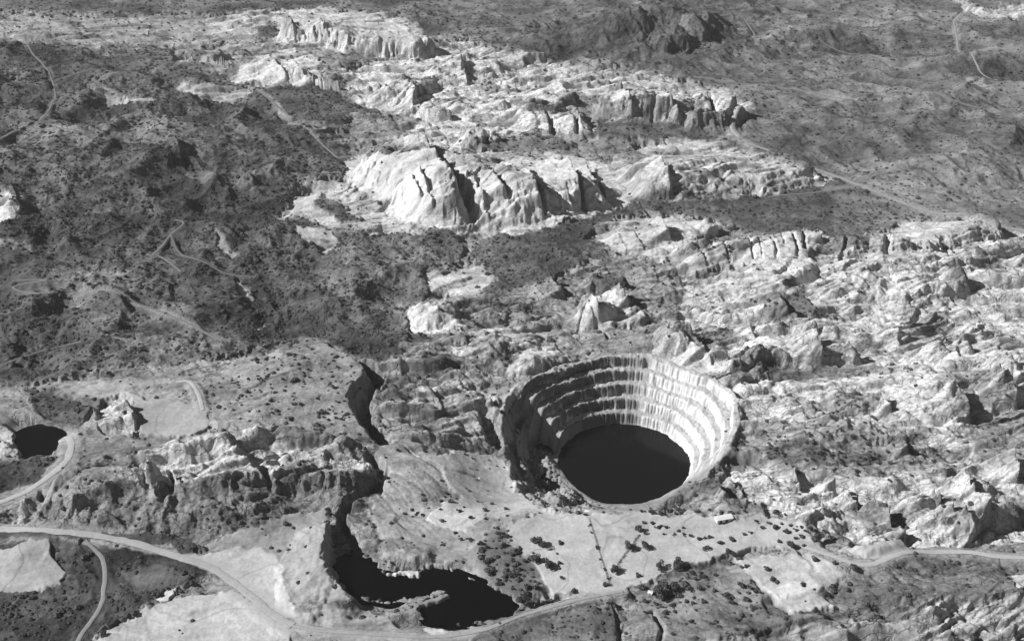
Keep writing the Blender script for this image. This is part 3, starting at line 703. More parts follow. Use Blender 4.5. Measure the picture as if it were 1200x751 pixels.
def ground_nodes(nt, b):
    L = nt.links
    at = N(nt, 'ShaderNodeAttribute', attribute_name='albedo')
    geo = N(nt, 'ShaderNodeNewGeometry')
    n1 = N(nt, 'ShaderNodeTexNoise', Scale=.28, Detail=5.0, Roughness=.68)
    n2 = N(nt, 'ShaderNodeTexNoise', Scale=1.1, Detail=3.0, Roughness=.6)
    L.new(geo.outputs['Position'], n1.inputs['Vector']); L.new(geo.outputs['Position'], n2.inputs['Vector'])
    ar = N(nt, 'ShaderNodeAttribute', attribute_name='rug')
    k1 = N(nt, 'ShaderNodeMath', operation='MULTIPLY_ADD'); L.new(ar.outputs['Fac'], k1.inputs[0]); k1.inputs[1].default_value = 2.3; k1.inputs[2].default_value = .45
    k2 = N(nt, 'ShaderNodeMath', operation='SUBTRACT'); L.new(n1.outputs['Fac'], k2.inputs[0]); k2.inputs[1].default_value = .5
    mr = N(nt, 'ShaderNodeMath', operation='MULTIPLY_ADD'); L.new(k1.outputs[0], mr.inputs[0]); L.new(k2.outputs[0], mr.inputs[1]); mr.inputs[2].default_value = 1
    # joints and cracks in the rock
    mp = N(nt, 'ShaderNodeMapping'); mp.inputs['Scale'].default_value = (.017, .105, .05); mp.inputs['Rotation'].default_value = (0, 0, -.12)
    wp = N(nt, 'ShaderNodeTexNoise', Scale=.06, Detail=4.0)
    L.new(geo.outputs['Position'], wp.inputs['Vector'])
    wv = N(nt, 'ShaderNodeVectorMath', operation='MULTIPLY_ADD'); wv.inputs[1].default_value = (26, 26, 26)
    L.new(wp.outputs['Color'], wv.inputs[0]); L.new(geo.outputs['Position'], wv.inputs[2]); L.new(wv.outputs[0], mp.inputs['Vector'])
    vo = N(nt, 'ShaderNodeTexVoronoi', feature='DISTANCE_TO_EDGE', Scale=1.0); L.new(mp.outputs[0], vo.inputs['Vector'])
    cr = N(nt, 'ShaderNodeMapRange', interpolation_type='SMOOTHSTEP'); cr.inputs[1].default_value = .0; cr.inputs[2].default_value = .07; cr.inputs[3].default_value = 1; cr.inputs[4].default_value = 0
    L.new(vo.outputs['Distance'], cr.inputs[0])
    c1 = N(nt, 'ShaderNodeMath', operation='MULTIPLY'); L.new(cr.outputs[0], c1.inputs[0]); L.new(ar.outputs['Fac'], c1.inputs[1])
    c2_ = N(nt, 'ShaderNodeMath', operation='MULTIPLY_ADD'); L.new(c1.outputs[0], c2_.inputs[0]); c2_.inputs[1].default_value = -.6; c2_.inputs[2].default_value = 1
    mx = N(nt, 'ShaderNodeMath', operation='MULTIPLY'); L.new(mr.outputs[0], mx.inputs[0]); L.new(c2_.outputs[0], mx.inputs[1]); mr = mx
    mu = N(nt, 'ShaderNodeMath', operation='MULTIPLY'); L.new(at.outputs['Fac'], mu.inputs[0]); L.new(mr.outputs[0], mu.inputs[1])
    L.new(mu.outputs[0], b.inputs['Base Color'])
    bp = N(nt, 'ShaderNodeBump', Distance=1.6); L.new(ar.outputs['Fac'], bp.inputs['Strength']); L.new(n1.outputs['Fac'], bp.inputs['Height'])
    bp2 = N(nt, 'ShaderNodeBump', Strength=.25, Distance=.4); L.new(n2.outputs['Fac'], bp2.inputs['Height']); bp3 = N(nt, 'ShaderNodeBump', Distance=1.2); bp3.invert = True; L.new(ar.outputs['Fac'], bp3.inputs['Strength']); L.new(cr.outputs[0], bp3.inputs['Height']); L.new(bp.outputs[0], bp3.inputs['Normal']); L.new(bp3.outputs[0], bp2.inputs['Normal'])
    L.new(bp2.outputs[0], b.inputs['Normal'])
    b.inputs['Roughness'].default_value = .95; b.inputs['Specular IOR Level'].default_value = .1
GROUND = ramp_mat('weathered_ground', ground_nodes)

def water_nodes(col):
    def f(nt, b):
        n = N(nt, 'ShaderNodeTexNoise', Scale=.35, Detail=3.0)
        geo = N(nt, 'ShaderNodeNewGeometry'); nt.links.new(geo.outputs['Position'], n.inputs['Vector'])
        bp = N(nt, 'ShaderNodeBump', Strength=.04, Distance=.2); nt.links.new(n.outputs['Fac'], bp.inputs['Height']); nt.links.new(bp.outputs[0], b.inputs['Normal'])
        b.inputs['Base Color'].default_value = (col, col, col, 1); b.inputs['Roughness'].default_value = .12
        b.inputs['IOR'].default_value = 1.33; b.inputs['Specular IOR Level'].default_value = .22
    return f
WATER = ramp_mat('still_dark_water', water_nodes(.005))
WATER_SHADE = ramp_mat('black_water_and_shade', water_nodes(.002))  # one black for the lower pool and the left pit's painted shade

def leaf_nodes(lo, hi):
    def f(nt, b):
        oi = N(nt, 'ShaderNodeObjectInfo'); geo = N(nt, 'ShaderNodeNewGeometry')
        n = N(nt, 'ShaderNodeTexNoise', Scale=.5, Detail=3.0); nt.links.new(geo.outputs['Position'], n.inputs['Vector'])
        mr = N(nt, 'ShaderNodeMapRange'); mr.inputs[1].default_value = .3; mr.inputs[2].default_value = .7; mr.inputs[3].default_value = lo; mr.inputs[4].default_value = hi
        nt.links.new(n.outputs['Fac'], mr.inputs[0]); nt.links.new(mr.outputs[0], b.inputs['Base Color'])
        b.inputs['Roughness'].default_value = .9; b.inputs['Specular IOR Level'].default_value = .1
    return f
LEAF = ramp_mat('grey_green_foliage', leaf_nodes(.045, .10))
SCRUBM = ramp_mat('scrub_foliage', leaf_nodes(.035, .085))

def plain(a, r=.7, sc_=1.0, amp=.2):
    def f(nt, b):
        geo = N(nt, 'ShaderNodeNewGeometry'); n = N(nt, 'ShaderNodeTexNoise', Scale=sc_, Detail=4.0); nt.links.new(geo.outputs['Position'], n.inputs['Vector'])
        mr = N(nt, 'ShaderNodeMapRange'); mr.inputs[1].default_value = .3; mr.inputs[2].default_value = .7; mr.inputs[3].default_value = a * (1 - amp); mr.inputs[4].default_value = a * (1 + amp)
        nt.links.new(n.outputs['Fac'], mr.inputs[0]); nt.links.new(mr.outputs[0], b.inputs['Base Color']); b.inputs['Roughness'].default_value = r
    return f
BARK = ramp_mat('bark', plain(.09)); WHITE = ramp_mat('white_painted_metal', plain(.6, .5, .6, .1)); DARKM = ramp_mat('dark_opening', plain(.05)); POST = ramp_mat('weathered_timber', plain(.08))

# ------------------------------------------------------------------ mesh helpers
def link_mesh(name, V, Fq, mat, parent=None, smooth=True, attr=None, tri=False):
    me = bpy.data.meshes.new(name)
    V = np.ascontiguousarray(V, F32); Fq = np.ascontiguousarray(Fq, np.int32)
    k = Fq.shape[1]
    me.vertices.add(len(V)); me.vertices.foreach_set('co', V.ravel())
    me.loops.add(Fq.size); me.loops.foreach_set('vertex_index', Fq.ravel())
    me.polygons.add(len(Fq)); me.polygons.foreach_set('loop_start', np.arange(0, Fq.size, k, dtype=np.int32))
    me.polygons.foreach_set('use_smooth', np.full(len(Fq), smooth))
    if attr:
        for an, av in attr.items():
            a = me.attributes.new(an, 'FLOAT', 'POINT'); a.data.foreach_set('value', np.ascontiguousarray(av, F32))
    me.update(calc_edges=True); me.validate(verbose=False)
    me.materials.append(mat)
    o = bpy.data.objects.new(name, me); sc.collection.objects.link(o)
    if parent: o.parent = parent
    return o

def tag(o, label=None, cat=None, group=None, kind=None):
    if label: o['label'] = label
    if cat: o['category'] = cat
    if group: o['group'] = group
    if kind: o['kind'] = kind
    return o

# ------------------------------------------------------------------ terrain mesh
def spaced(segs):
    out = []
    for a, b, d in segs:
        n = max(2, int((b - a) / (d / Q)))
        out.append(np.linspace(a, b, n, endpoint=False))
    return np.concatenate(out + [[segs[-1][1]]])
ys = spaced([(380, 660, 4), (660, 1300, .95), (1300, 1700, 1.25), (1700, 2300, 1.7), (2300, 3300, 2.6), (3300, 4200, 12), (4200, 9000, 90)])
us = spaced([(-1.0, -.62, .012), (-.62, -.515, .0022), (-.515, .515, .00078), (.515, .62, .0022), (.62, 1.0, .012)])
width = np.hypot(ys, CAM_H)  # the sheet widens with distance
XX = (us[None, :] * width[:, None]).ravel(); YY = np.repeat(ys, len(us))
NR, NC = len(ys), len(us)
print('grid', NR, NC, NR * NC)
for P, w, tt, lab in RD_W:
    Pc = P[::3] if len(P) > 12 else P
    if not np.array_equal(Pc[-1], P[-1]): Pc = np.vstack([Pc, P[-1]])
    arc = np.concatenate([[0], np.cumsum(np.hypot(*np.diff(Pc, axis=0).T))])
    zz = terrain(Pc[:, 0], Pc[:, 1])[0]
    for _ in range(3):
        q = np.concatenate([[zz[0]], zz, [zz[-1]]]); zz = (q[:-2] + q[1:-1] * 2 + q[2:]) / 4
    PROF.append((arc, zz))
H = np.empty(NR * NC); ALB = np.empty(NR * NC); SCR = np.empty(NR * NC); RGH = np.empty(NR * NC)
CH = 250
for r0 in range(0, NR, CH):
    sl = slice(r0 * NC, min(NR, r0 + CH) * NC)
    H[sl], ALB[sl], SCR[sl], RGH[sl] = terrain(XX[sl], YY[sl], PROF)
print('heights', time.time() - T0)
V = np.stack([XX, YY, H], 1)
idx = np.arange(NR * NC, dtype=np.int32).reshape(NR, NC)
FQ = np.stack([idx[:-1, :-1], idx[:-1, 1:], idx[1:, 1:], idx[1:, :-1]], -1).reshape(-1, 4)
fc = V[FQ[:, 0]]
fpx, fpy = to_photo(fc[:, 0], fc[:, 1], fc[:, 2])
cls = np.zeros(len(FQ), np.int8)
th = np.arctan2(fc[:, 1] - PC[1], fc[:, 0] - PC[0]); cls[np.hypot(fc[:, 0] - PC[0], fc[:, 1] - PC[1]) < rim_r(th) + 3] = 1
PARTS = [
    ('ground', 'rocky grey ground, scrub plains and bare flats of the mining valley', 'ground'),
    ('open_pit', 'large round open pit with pale benches stepping down to dark water', 'open pit'),
    ('mine_pit', 'deep black two-pool pit with a winding shadowed cut at its head', 'mine pit'),
    ('mine_pit', 'small black pit inside the road bend at the left edge', 'mine pit'),
    ('rock_mesa', 'bright white rock mesa split by a black diagonal ravine', 'rock mesa'),
    ('rock_ridge', 'long white ridge tapering right from the split mesa', 'rock ridge'),
    ('rock_ridge', 'low fluted ridge with dark diagonal gullies above the pale slabs', 'rock ridge'),
    ('rock_mesa', 'farthest white mesa with fluted cliffs near the top edge', 'rock mesa'),
    ('hill', 'dark rugged hill rising from the plain at the top edge', 'hill'),
    ('cliff', 'broken cliff band above the main dirt road at lower left', 'cliff'),
    ('rock_ridge', 'pale blocky ridge end beside the long straight road at right', 'rock ridge'),
]
for k, P, grow in ((2, P2W, 4), (3, P3W, 3)):
    cls[poly_sd(fc[:, 0], fc[:, 1], P) > -grow] = k
PX = {4: [(404, 186), (450, 176), (492, 170), (640, 176), (720, 192), (735, 215), (725, 243), (690, 252), (600, 272), (520, 269), (470, 255), (430, 226), (404, 212)],
      5: [(738, 190), (760, 176), (860, 172), (930, 190), (978, 206), (962, 216), (890, 232), (810, 236), (752, 238), (738, 215)],
      6: [(800, 316), (835, 284), (900, 274), (962, 270), (975, 284), (941, 299), (877, 305), (837, 309)],
      7: [(300, 14), (400, 10), (470, 18), (518, 50), (488, 66), (448, 66), (408, 61), (381, 52), (318, 47)],
      8: [(610, 40), (700, 26), (740, 6), (800, 2), (835, 30), (830, 62), (780, 78), (690, 78), (640, 70)],
      9: [(26, 612), (70, 578), (150, 562), (240, 556), (340, 548), (446, 552), (448, 572), (345, 590), (300, 608), (210, 629), (60, 624)],
      10: [(978, 299), (1020, 280), (1050, 262), (1140, 256), (1190, 272), (1153, 288), (1060, 302)]}
zs = base(fc[:, 0], fc[:, 1])
for k, P in PX.items():
    cls[(cls == 0) & (poly_sd(fpx, fpy, np.array(P, float)) > 0)] = k
for k, (nm, lab, cat) in enumerate(PARTS):
    f = FQ[cls == k]
    if len(f) == 0: continue
    used = np.unique(f); remap = np.empty(NR * NC, np.int32); remap[used] = np.arange(len(used), dtype=np.int32)
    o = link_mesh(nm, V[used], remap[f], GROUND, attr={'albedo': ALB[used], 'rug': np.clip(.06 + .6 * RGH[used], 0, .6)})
    tag(o, lab, cat, kind='structure')
print('mesh', time.time() - T0)

def bil(a, x, y):
    """bilinear lookup in the terrain grid"""
    y = np.asarray(y, float); x = np.asarray(x, float)
    j = np.clip(np.searchsorted(ys, y) - 1, 0, NR - 2); fy = (y - ys[j]) / (ys[j + 1] - ys[j])
    u = x / np.hypot(y, CAM_H); i = np.clip(np.searchsorted(us, u) - 1, 0, NC - 2); fu = (u - us[i]) / (us[i + 1] - us[i])
    A = a.reshape(NR, NC)
    return (A[j, i] * (1 - fu) + A[j, i + 1] * fu) * (1 - fy) + (A[j + 1, i] * (1 - fu) + A[j + 1, i + 1] * fu) * fy
def hz(x, y): return bil(H, x, y)

def disc(name, cx, cy, rx, ry, z, mat, n=96):
    a = np.linspace(0, 2 * np.pi, n, endpoint=False)
    Vd = np.vstack([[cx, cy, z], np.stack([cx + rx * np.cos(a), cy + ry * np.sin(a), np.full(n, z)], 1)])
    Fd = np.array([(0, i + 1, (i + 1) % n + 1) for i in range(n)])
    return link_mesh(name, Vd, Fd, mat, smooth=False)
tag(disc('pit_lake', PC[0] - 6, PC[1], 110, 104, PW_Z, WATER), 'flat dark lake filling the bottom of the large benched pit', 'lake', kind='structure')
c2 = P2W.mean(0)
def pool(P, z, grow):
    n = len(P); out = []
    for i in range(n):
        t = P[(i + 1) % n] - P[i - 1]; t = t / np.linalg.norm(t); nn = np.array([t[1], -t[0]])
        if poly_sd(np.array([P[i][0] + nn[0] * 2]), np.array([P[i][1] + nn[1] * 2]), P)[0] > 0: nn = -nn
        out.append(P[i] + nn * grow)
    me_ = bpy.data.meshes.new('pool_or_shade'); me_.from_pydata([(float(a), float(b), z) for a, b in out], [], [list(range(n))]); me_.materials.append(WATER_SHADE)
    o = bpy.data.objects.new('pool_or_shade', me_); sc.collection.objects.link(o); return o
tag(pool(P2W, P2_WATER, 7), 'black water in the two-pool pit at bottom centre', 'pool', kind='structure')
c3 = P3W.mean(0); tag(disc('pool_or_shade', c3[0], c3[1], 36, 36, -11.0, WATER_SHADE), 'black disc standing in for shade in the small pit at the left edge', 'pool', kind='structure')  # black disc added in place of the wall's shade in this hollow

# ------------------------------------------------------------------ roads
for P, w, T, lab in RD_W:
    tan = np.gradient(P, axis=0); tan /= np.linalg.norm(tan, axis=1)[:, None] + 1e-9
    nor = np.stack([-tan[:, 1], tan[:, 0]], 1)
    wl = w * (1 + .5 * fbm(P[:, 0] / 14, P[:, 1] / 14, 3, 141)); wr = w * (1 + .5 * fbm(P[:, 0] / 14, P[:, 1] / 14, 3, 147))
    cols = np.linspace(-1, 1, 7)
    Vr = []
    for c in cols:
        q = P + nor * (np.where(c < 0, wl, wr) * c * .5)[:, None]
        zz = hz(q[:, 0], q[:, 1]) + .6 - .3 * abs(c) ** 4
        Vr.append(np.stack([q[:, 0], q[:, 1], zz], 1))
    Vr = np.stack(Vr, 1)
    n, k = Vr.shape[:2]; ii = np.arange(n * k).reshape(n, k)
    Fr = np.stack([ii[:-1, :-1], ii[:-1, 1:], ii[1:, 1:], ii[1:, :-1]], -1).reshape(-1, 4)[:, ::-1]
    Vf = Vr.reshape(-1, 3)
    rut = np.tile(np.array([.86, 1.06, .97, 1.05, .97, 1.06, .86]), n)
    al = .70 * (T / 255) ** 2.2 * rut * (1 + .14 * fbm(Vf[:, 0] / 14, Vf[:, 1] / 14, 3, 151))
    o = link_mesh('dirt_road' if w > 5 else 'dirt_track', Vf, Fr, GROUND, attr={'albedo': al, 'rug': np.full(len(al), .06)})
    tag(o, lab, 'dirt road' if w > 5 else 'dirt track', kind='structure')

# ------------------------------------------------------------------ scrub (uncountable): points + geometry nodes
Hg = H.reshape(NR, NC)
dyg = np.gradient(ys); dxg = np.gradient(us)[None, :] * width[:, None]
area = (dyg[:, None] * dxg)
farf = 1.0 / (1 + (np.maximum(ys - 1700, 0) / 1100))
pxa, pya = to_photo(XX, YY, H)
inview = ((pxa > -90) & (pxa < 1290) & (pya > -30) & (pya < 800)).reshape(NR, NC)
clump = np.clip(.55 + 1.5 * fbm(XX / 36, YY / 36, 3, 161), 0.05, 2).reshape(NR, NC)
slope = np.hypot(np.gradient(Hg, axis=0) / dyg[:, None], np.gradient(Hg, axis=1) / dxg)
dens = (SCR.reshape(NR, NC) ** 1.3) * clump * .046 * farf[:, None] * inview * (slope < 1.1)
rd = np.hypot(XX - PC[0], YY - PC[1]).reshape(NR, NC)
dens[(rd < 86)] = 0
dens[(Hg < -30)] = 0
cnt = rng.poisson(dens * area)
rj, ci = np.nonzero(cnt); rep = cnt[rj, ci]; rj = np.repeat(rj, rep); ci = np.repeat(ci, rep)
jx = XX.reshape(NR, NC)[rj, ci] + (rng.random(len(rj)) - .5) * dxg[rj, ci]; jy = ys[rj] + (rng.random(len(rj)) - .5) * dyg[rj]
jz = hz(jx, jy)
size = rng.lognormal(.3, .42, len(rj)) * (1 + .2 * np.clip((jy - 1500) / 1500, 0, 1))
size = np.clip(size, .7, 4.2)
print('scrub bushes', len(rj))
me = bpy.data.meshes.new('scrub'); me.vertices.add(len(rj)); me.vertices.foreach_set('co', np.stack([jx, jy, jz], 1).astype(F32).ravel())
a = me.attributes.new('size', 'FLOAT', 'POINT'); a.data.foreach_set('value', size.astype(F32))
a = me.attributes.new('turn', 'FLOAT', 'POINT'); a.data.foreach_set('value', (rng.random(len(rj)) * 6.283).astype(F32))
scrub = bpy.data.objects.new('scrub', me); sc.collection.objects.link(scrub)
tag(scrub, 'dense dark low scrub dotting the plains, valley and slopes', 'scrub', kind='stuff')
ng = bpy.data.node_groups.new('scrub_scatter', 'GeometryNodeTree')
ng.interface.new_socket('Geometry', in_out='INPUT', socket_type='NodeSocketGeometry'); ng.interface.new_socket('Geometry', in_out='OUTPUT', socket_type='NodeSocketGeometry')
gi = ng.nodes.new('NodeGroupInput'); go = ng.nodes.new('NodeGroupOutput')
ico = ng.nodes.new('GeometryNodeMeshIcoSphere'); ico.inputs['Radius'].default_value = 1; ico.inputs['Subdivisions'].default_value = 3
nz = ng.nodes.new('ShaderNodeTexNoise'); nz.inputs['Scale'].default_value = 1.7; nz.inputs['Detail'].default_value = 3
sp = ng.nodes.new('GeometryNodeSetPosition'); pos = ng.nodes.new('GeometryNodeInputPosition')
sub = ng.nodes.new('ShaderNodeVectorMath'); sub.operation = 'SUBTRACT'; sub.inputs[1].default_value = (.5, .5, .42)
scl = ng.nodes.new('ShaderNodeVectorMath'); scl.operation = 'MULTIPLY'; scl.inputs[1].default_value = (1.9, 1.9, 1.4)
mt = ng.nodes.new('GeometryNodeSetMaterial'); mt.inputs['Material'].default_value = SCRUBM
iop = ng.nodes.new('GeometryNodeInstanceOnPoints')
na = ng.nodes.new('GeometryNodeInputNamedAttribute'); na.data_type = 'FLOAT'; na.inputs['Name'].default_value = 'size'
nr_ = ng.nodes.new('GeometryNodeInputNamedAttribute'); nr_.data_type = 'FLOAT'; nr_.inputs['Name'].default_value = 'turn'
cx = ng.nodes.new('ShaderNodeCombineXYZ'); cs = ng.nodes.new('ShaderNodeCombineXYZ')
mz = ng.nodes.new('ShaderNodeMath'); mz.operation = 'MULTIPLY'; mz.inputs[1].default_value = .8
L = ng.links
L.new(pos.outputs[0], nz.inputs['Vector']); L.new(nz.outputs['Color'], sub.inputs[0]); L.new(sub.outputs[0], scl.inputs[0])
L.new(ico.outputs['Mesh'], sp.inputs['Geometry']); L.new(scl.outputs[0], sp.inputs['Offset']); L.new(sp.outputs[0], mt.inputs['Geometry'])
L.new(gi.outputs[0], iop.inputs['Points']); L.new(mt.outputs[0], iop.inputs['Instance'])
L.new(nr_.outputs[0], cx.inputs['Z']); L.new(cx.outputs[0], iop.inputs['Rotation'])
L.new(na.outputs[0], cs.inputs['X']); L.new(na.outputs[0], cs.inputs['Y']); L.new(na.outputs[0], mz.inputs[0]); L.new(mz.outputs[0], cs.inputs['Z']); L.new(cs.outputs[0], iop.inputs['Scale'])
L.new(iop.outputs[0], go.inputs[0])
scrub.modifiers.new('scatter', 'NODES').node_group = ng
me.materials.append(SCRUBM)

# ------------------------------------------------------------------ shrubs, trees, buildings, fence
def at(px, py):
    x, y = G(px, py)
    for _ in range(5):
        z = float(hz(x, y)); x, y = ray_to(px, py, z)
    x, y = float(x), float(y)
    return x, y, float(hz(x, y))

def leaves(n, rx, rz, zc, lobes, size, seed):
    r = np.random.default_rng(seed); Vv = []; Ff = []
    cen = [(r.normal(0, .45, 2) * rx, zc + r.normal(0, .3) * rz, r.uniform(.45, .75)) for _ in range(lobes)] + [((0, 0), zc, .7)]
    for i in range(n):
        (cx_, cy_), cz, q = cen[r.integers(len(cen))]
        d = r.normal(size=3); d /= np.linalg.norm(d) + 1e-9; d *= r.uniform(.55, 1.0) ** .5
        c = np.array([cx_ + d[0] * rx * q, cy_ + d[1] * rx * q, max(.15, cz + d[2] * rz * q)])
        nrm = d + r.normal(size=3) * .5; nrm /= np.linalg.norm(nrm) + 1e-9
        a = np.cross(nrm, r.normal(size=3)); a /= np.linalg.norm(a) + 1e-9; b = np.cross(nrm, a); sz = size * r.uniform(.6, 1.3)
        k = len(Vv); Vv += [c - a * sz, c + b * sz * .6, c + a * sz, c - b * sz * .6]; Ff.append((k, k + 1, k + 2, k + 3))
    return np.array(Vv), np.array(Ff)

def tube(path, rad, n=7):
    Vv = []; Ff = []
    for i, (p, r) in enumerate(zip(path, rad)):
        for k in range(n):
            t = 2 * math.pi * k / n; Vv.append((p[0] + r * math.cos(t), p[1] + r * math.sin(t), p[2]))
    for i in range(len(path) - 1):
        for k in range(n):
            Ff.append((i * n + k, i * n + (k + 1) % n, (i + 1) * n + (k + 1) % n, (i + 1) * n + k))
    return Vv, Ff

def tubes(lst):
    Vv = []; Ff = []
    for path, rad in lst:
        a, f = tube(path, rad); k = len(Vv); Vv += a; Ff += [tuple(i + k for i in q) for q in f]
    return np.array(Vv), np.array(Ff)

BUSH_ME = []
for k in range(6):
    o = link_mesh('shrub', *leaves(420, .95, .68, .6, 6, .25, 300 + k), LEAF, smooth=False)
    BUSH_ME.append(o.data); bpy.data.objects.remove(o)

def shrub(px, py, r, label, group, cat='shrub'):
    x, y, z = at(px, py)
    o = bpy.data.objects.new('shrub', BUSH_ME[random.randrange(6)]); sc.collection.objects.link(o)
    o.location = (x, y, z - .1); o.rotation_euler = (0, 0, random.uniform(0, 6.28)); q = r * random.uniform(.68, .86)
    o.scale = (q, q * random.uniform(.85, 1.1), q * random.uniform(.8, 1.0))
    return tag(o, label, cat, group)

def tree(px, py, r, label, group='trees beside the pits'):
    r = r * .85; x, y, z = at(px, py)
    root = bpy.data.objects.new('tree', None); sc.collection.objects.link(root); root.location = (x, y, z); root.empty_display_size = 1
    tag(root, label, 'tree', group)
    h = r * 1.25; rs = random.Random(int(px * 7 + py))
    st = [([(0, 0, -.4), (.1, .05, h * .5), (.05, .15, h * .95)], (.34, .26, .12))]
    for k in range(5):
        a = k * 1.26 + rs.random(); l = r * .6
        st.append(([(.05, .05, h * .45), (math.cos(a) * l * .5, math.sin(a) * l * .5, h * .75), (math.cos(a) * l, math.sin(a) * l, h * .95)], (.17, .12, .05)))
    link_mesh('trunk', *tubes(st), BARK, root)
    link_mesh('crown', *leaves(1300, r, r * .72, h * .9, 9, r * .15, int(px)), LEAF, root, smooth=False)
    return root

TREES = [
    (632, 638, 6.5, 'tall dark round tree on the left edge of the pale flat'),
    (628, 657, 5.0, 'dark tree just below the tall round tree on the pale flat'),
    (644, 664, 5.2, 'wide dark tree at the lower left corner of the pale flat'),
    (616, 706, 8.0, 'biggest dark tree standing at the right tip of the two-pool pit'),
    (736, 643, 5.0, 'dark tree halfway along the slanting hedge on the pale flat'),
    (756, 642, 4.6, 'dark tree standing alone just right of the slanting hedge'),
    (748, 622, 4.6, 'dark tree at the top end of the slanting hedge'),
    (721, 670, 4.6, 'dark tree at the bottom end of the slanting hedge'),
    (772, 666, 4.8, 'lone oval dark tree on the flat right of the hedge foot'),
    (796, 665, 6.5, 'large dark tree at the top of the thicket below the flats'),
    (772, 697, 8.0, 'large dark tree casting shade over the small white hut'),
    (790, 690, 5.0, 'dark tree just right of the large tree by the white hut'),
    (958, 632, 5.2, 'dark tree right of the shed at the foot of the rocky slope'),
    (927, 642, 5.4, 'broad dark tree on the sandy ground below the shed'),
    (1000, 668, 4.2, 'dark tree beside the bend of the lower right track'),
]
for t in TREES: tree(*t)
named = [
    (709, 686, 3.6, 'bushy dark shrub where the fence line meets the road'),
    (658, 677, 3.4, 'lone dark shrub in the lower part of the pale flat'),
    (655, 659, 3.2, 'dark shrub right of the wide tree on the pale flat'),
    (657, 637, 3.8, 'dark shrub at the head of a slanting scratch on the pale flat'),
    (672, 692, 4.0, 'dark shrub on the lower edge of the pale flat above the road'),
    (655, 699, 4.2, 'dark shrub beside the road left of the pale flat edge'),
    (643, 706, 4.2, 'dark shrub beside the road just right of the biggest tree'),
    (747, 674, 3.4, 'dark shrub below the pale flat right of the hedge foot'),
    (844, 636, 3.8, 'dark shrub directly below the long white shed'),
    (859, 633, 4.0, 'larger dark shrub below the right end of the long white shed'),
    (828, 642, 4.0, 'dark shrub at the lower left of the long white shed'),
    (867, 656, 4.2, 'round dark shrub on the sandy ground well below the white shed'),
    (852, 648, 3.6, 'dark shrub up and left of the round shrub below the shed'),
    (976, 631, 4.0, 'dark shrub nearest the foot of the fluted rock slope'),
    (955, 656, 4.0, 'dark shrub at the start of the lower right track'),
    (978, 660, 3.6, 'dark shrub just left of the lower right track bend'),
    (976, 687, 4.4, 'dark shrub above the lower right streaked slope'),
    (967, 695, 4.2, 'dark shrub at the corner of the white sandy patch'),
    (941, 686, 3.2, 'small dark shrub on the white sandy patch'),
    (905, 679, 4.4, 'dark shrub left of the white sandy patch'),
    (899, 668, 4.0, 'dark shrub on the sand above the white sandy patch'),
]
for px, py, r, lab in named: shrub(px, py, r, lab, 'shrubs on the flats')
def several(pts, r, label, group):
    for px, py in pts: shrub(px, py, r * random.uniform(.75, 1.2), label, group)
several([(691, 615), (693, 624), (699, 641), (700, 643), (703, 655), (708, 666), (709, 668), (713, 678)], 1.9, 'small dark shrub in the straight row along the fence on the pale flat', 'shrubs along the fence')
several([(652, 598), (667, 600), (686, 603), (739, 597), (752, 599), (763, 600), (773, 602), (785, 600), (798, 602), (816, 600), (830, 600), (845, 600), (858, 602), (872, 599)], 2.9, 'dark shrub in the row along the near rim of the stepped pit', 'shrubs along the near rim of the stepped pit')
several([(754, 612), (765, 613), (771, 618), (775, 616), (780, 618), (778, 626), (790, 626), (795, 622), (801, 626), (809, 628), (818, 631), (831, 630), (800, 618), (872, 626), (880, 624), (826, 630)], 2.7, 'dark shrub in the loose line between pale flat and white shed', 'shrubs left of the shed')
several([(886, 611), (892, 618), (900, 606), (908, 602), (910, 618), (916, 614), (920, 603), (923, 624), (932, 631), (933, 621), (941, 640), (941, 613), (913, 634), (944, 622), (950, 618), (926, 616), (940, 630), (955, 621), (966, 622), (902, 613)], 3.2, 'dark shrub in the scattered cluster just right of the white shed', 'shrubs right of the shed')
def zone(poly, n, r, label, group, mind=5):
    P = np.array(poly, float); got = []; rs = random.Random(len(label))
    for _ in range(n * 60):
        if len(got) >= n: break
        px = rs.uniform(P[:, 0].min(), P[:, 0].max()); py = rs.uniform(P[:, 1].min(), P[:, 1].max())
        if poly_sd(np.array([px]), np.array([py]), P)[0] > 0 and all(math.hypot(px - a, (py - b) * 1.5) > mind for a, b in got):
            got.append((px, py))
    for px, py in got: shrub(px, py, r * rs.uniform(.65, 1.35), label, group)
zone([(300, 405), (362, 395), (425, 432), (412, 465), (422, 492), (400, 512), (330, 495), (270, 480)], 56, 2.5, 'small dark shrub on the rounded grey hill above the shaded cliff', 'shrubs on the rounded hill')
zone([(745, 690), (800, 668), (880, 655), (900, 700), (850, 735), (770, 735)], 44, 3.4, 'dark shrub in the thicket between the white hut and sandy patch', 'shrubs in the lower thicket')
zone([(560, 640), (585, 620), (608, 640), (624, 664), (630, 690), (612, 700), (580, 690)], 22, 3.6, 'dark shrub in the thicket just right of the two-pool pit', 'shrubs right of the two-pool pit')
zone([(890, 500), (1000, 495), (1100, 540), (1060, 565), (980, 560), (900, 545)], 36, 2.8, 'dark shrub on the streaked slope right of the stepped pit', 'shrubs on the streaked right slope')
zone([(505, 560), (600, 585), (640, 605), (590, 612), (560, 640), (520, 640), (480, 610)], 22, 2.6, 'dark shrub on the broken ground above the two-pool pit', 'shrubs above the two-pool pit')
zone([(510, 530), (580, 528), (610, 575), (570, 590)], 12, 1.4, 'tiny dark shrub dotting the bare flat left of the stepped pit', 'shrubs on the left flat')

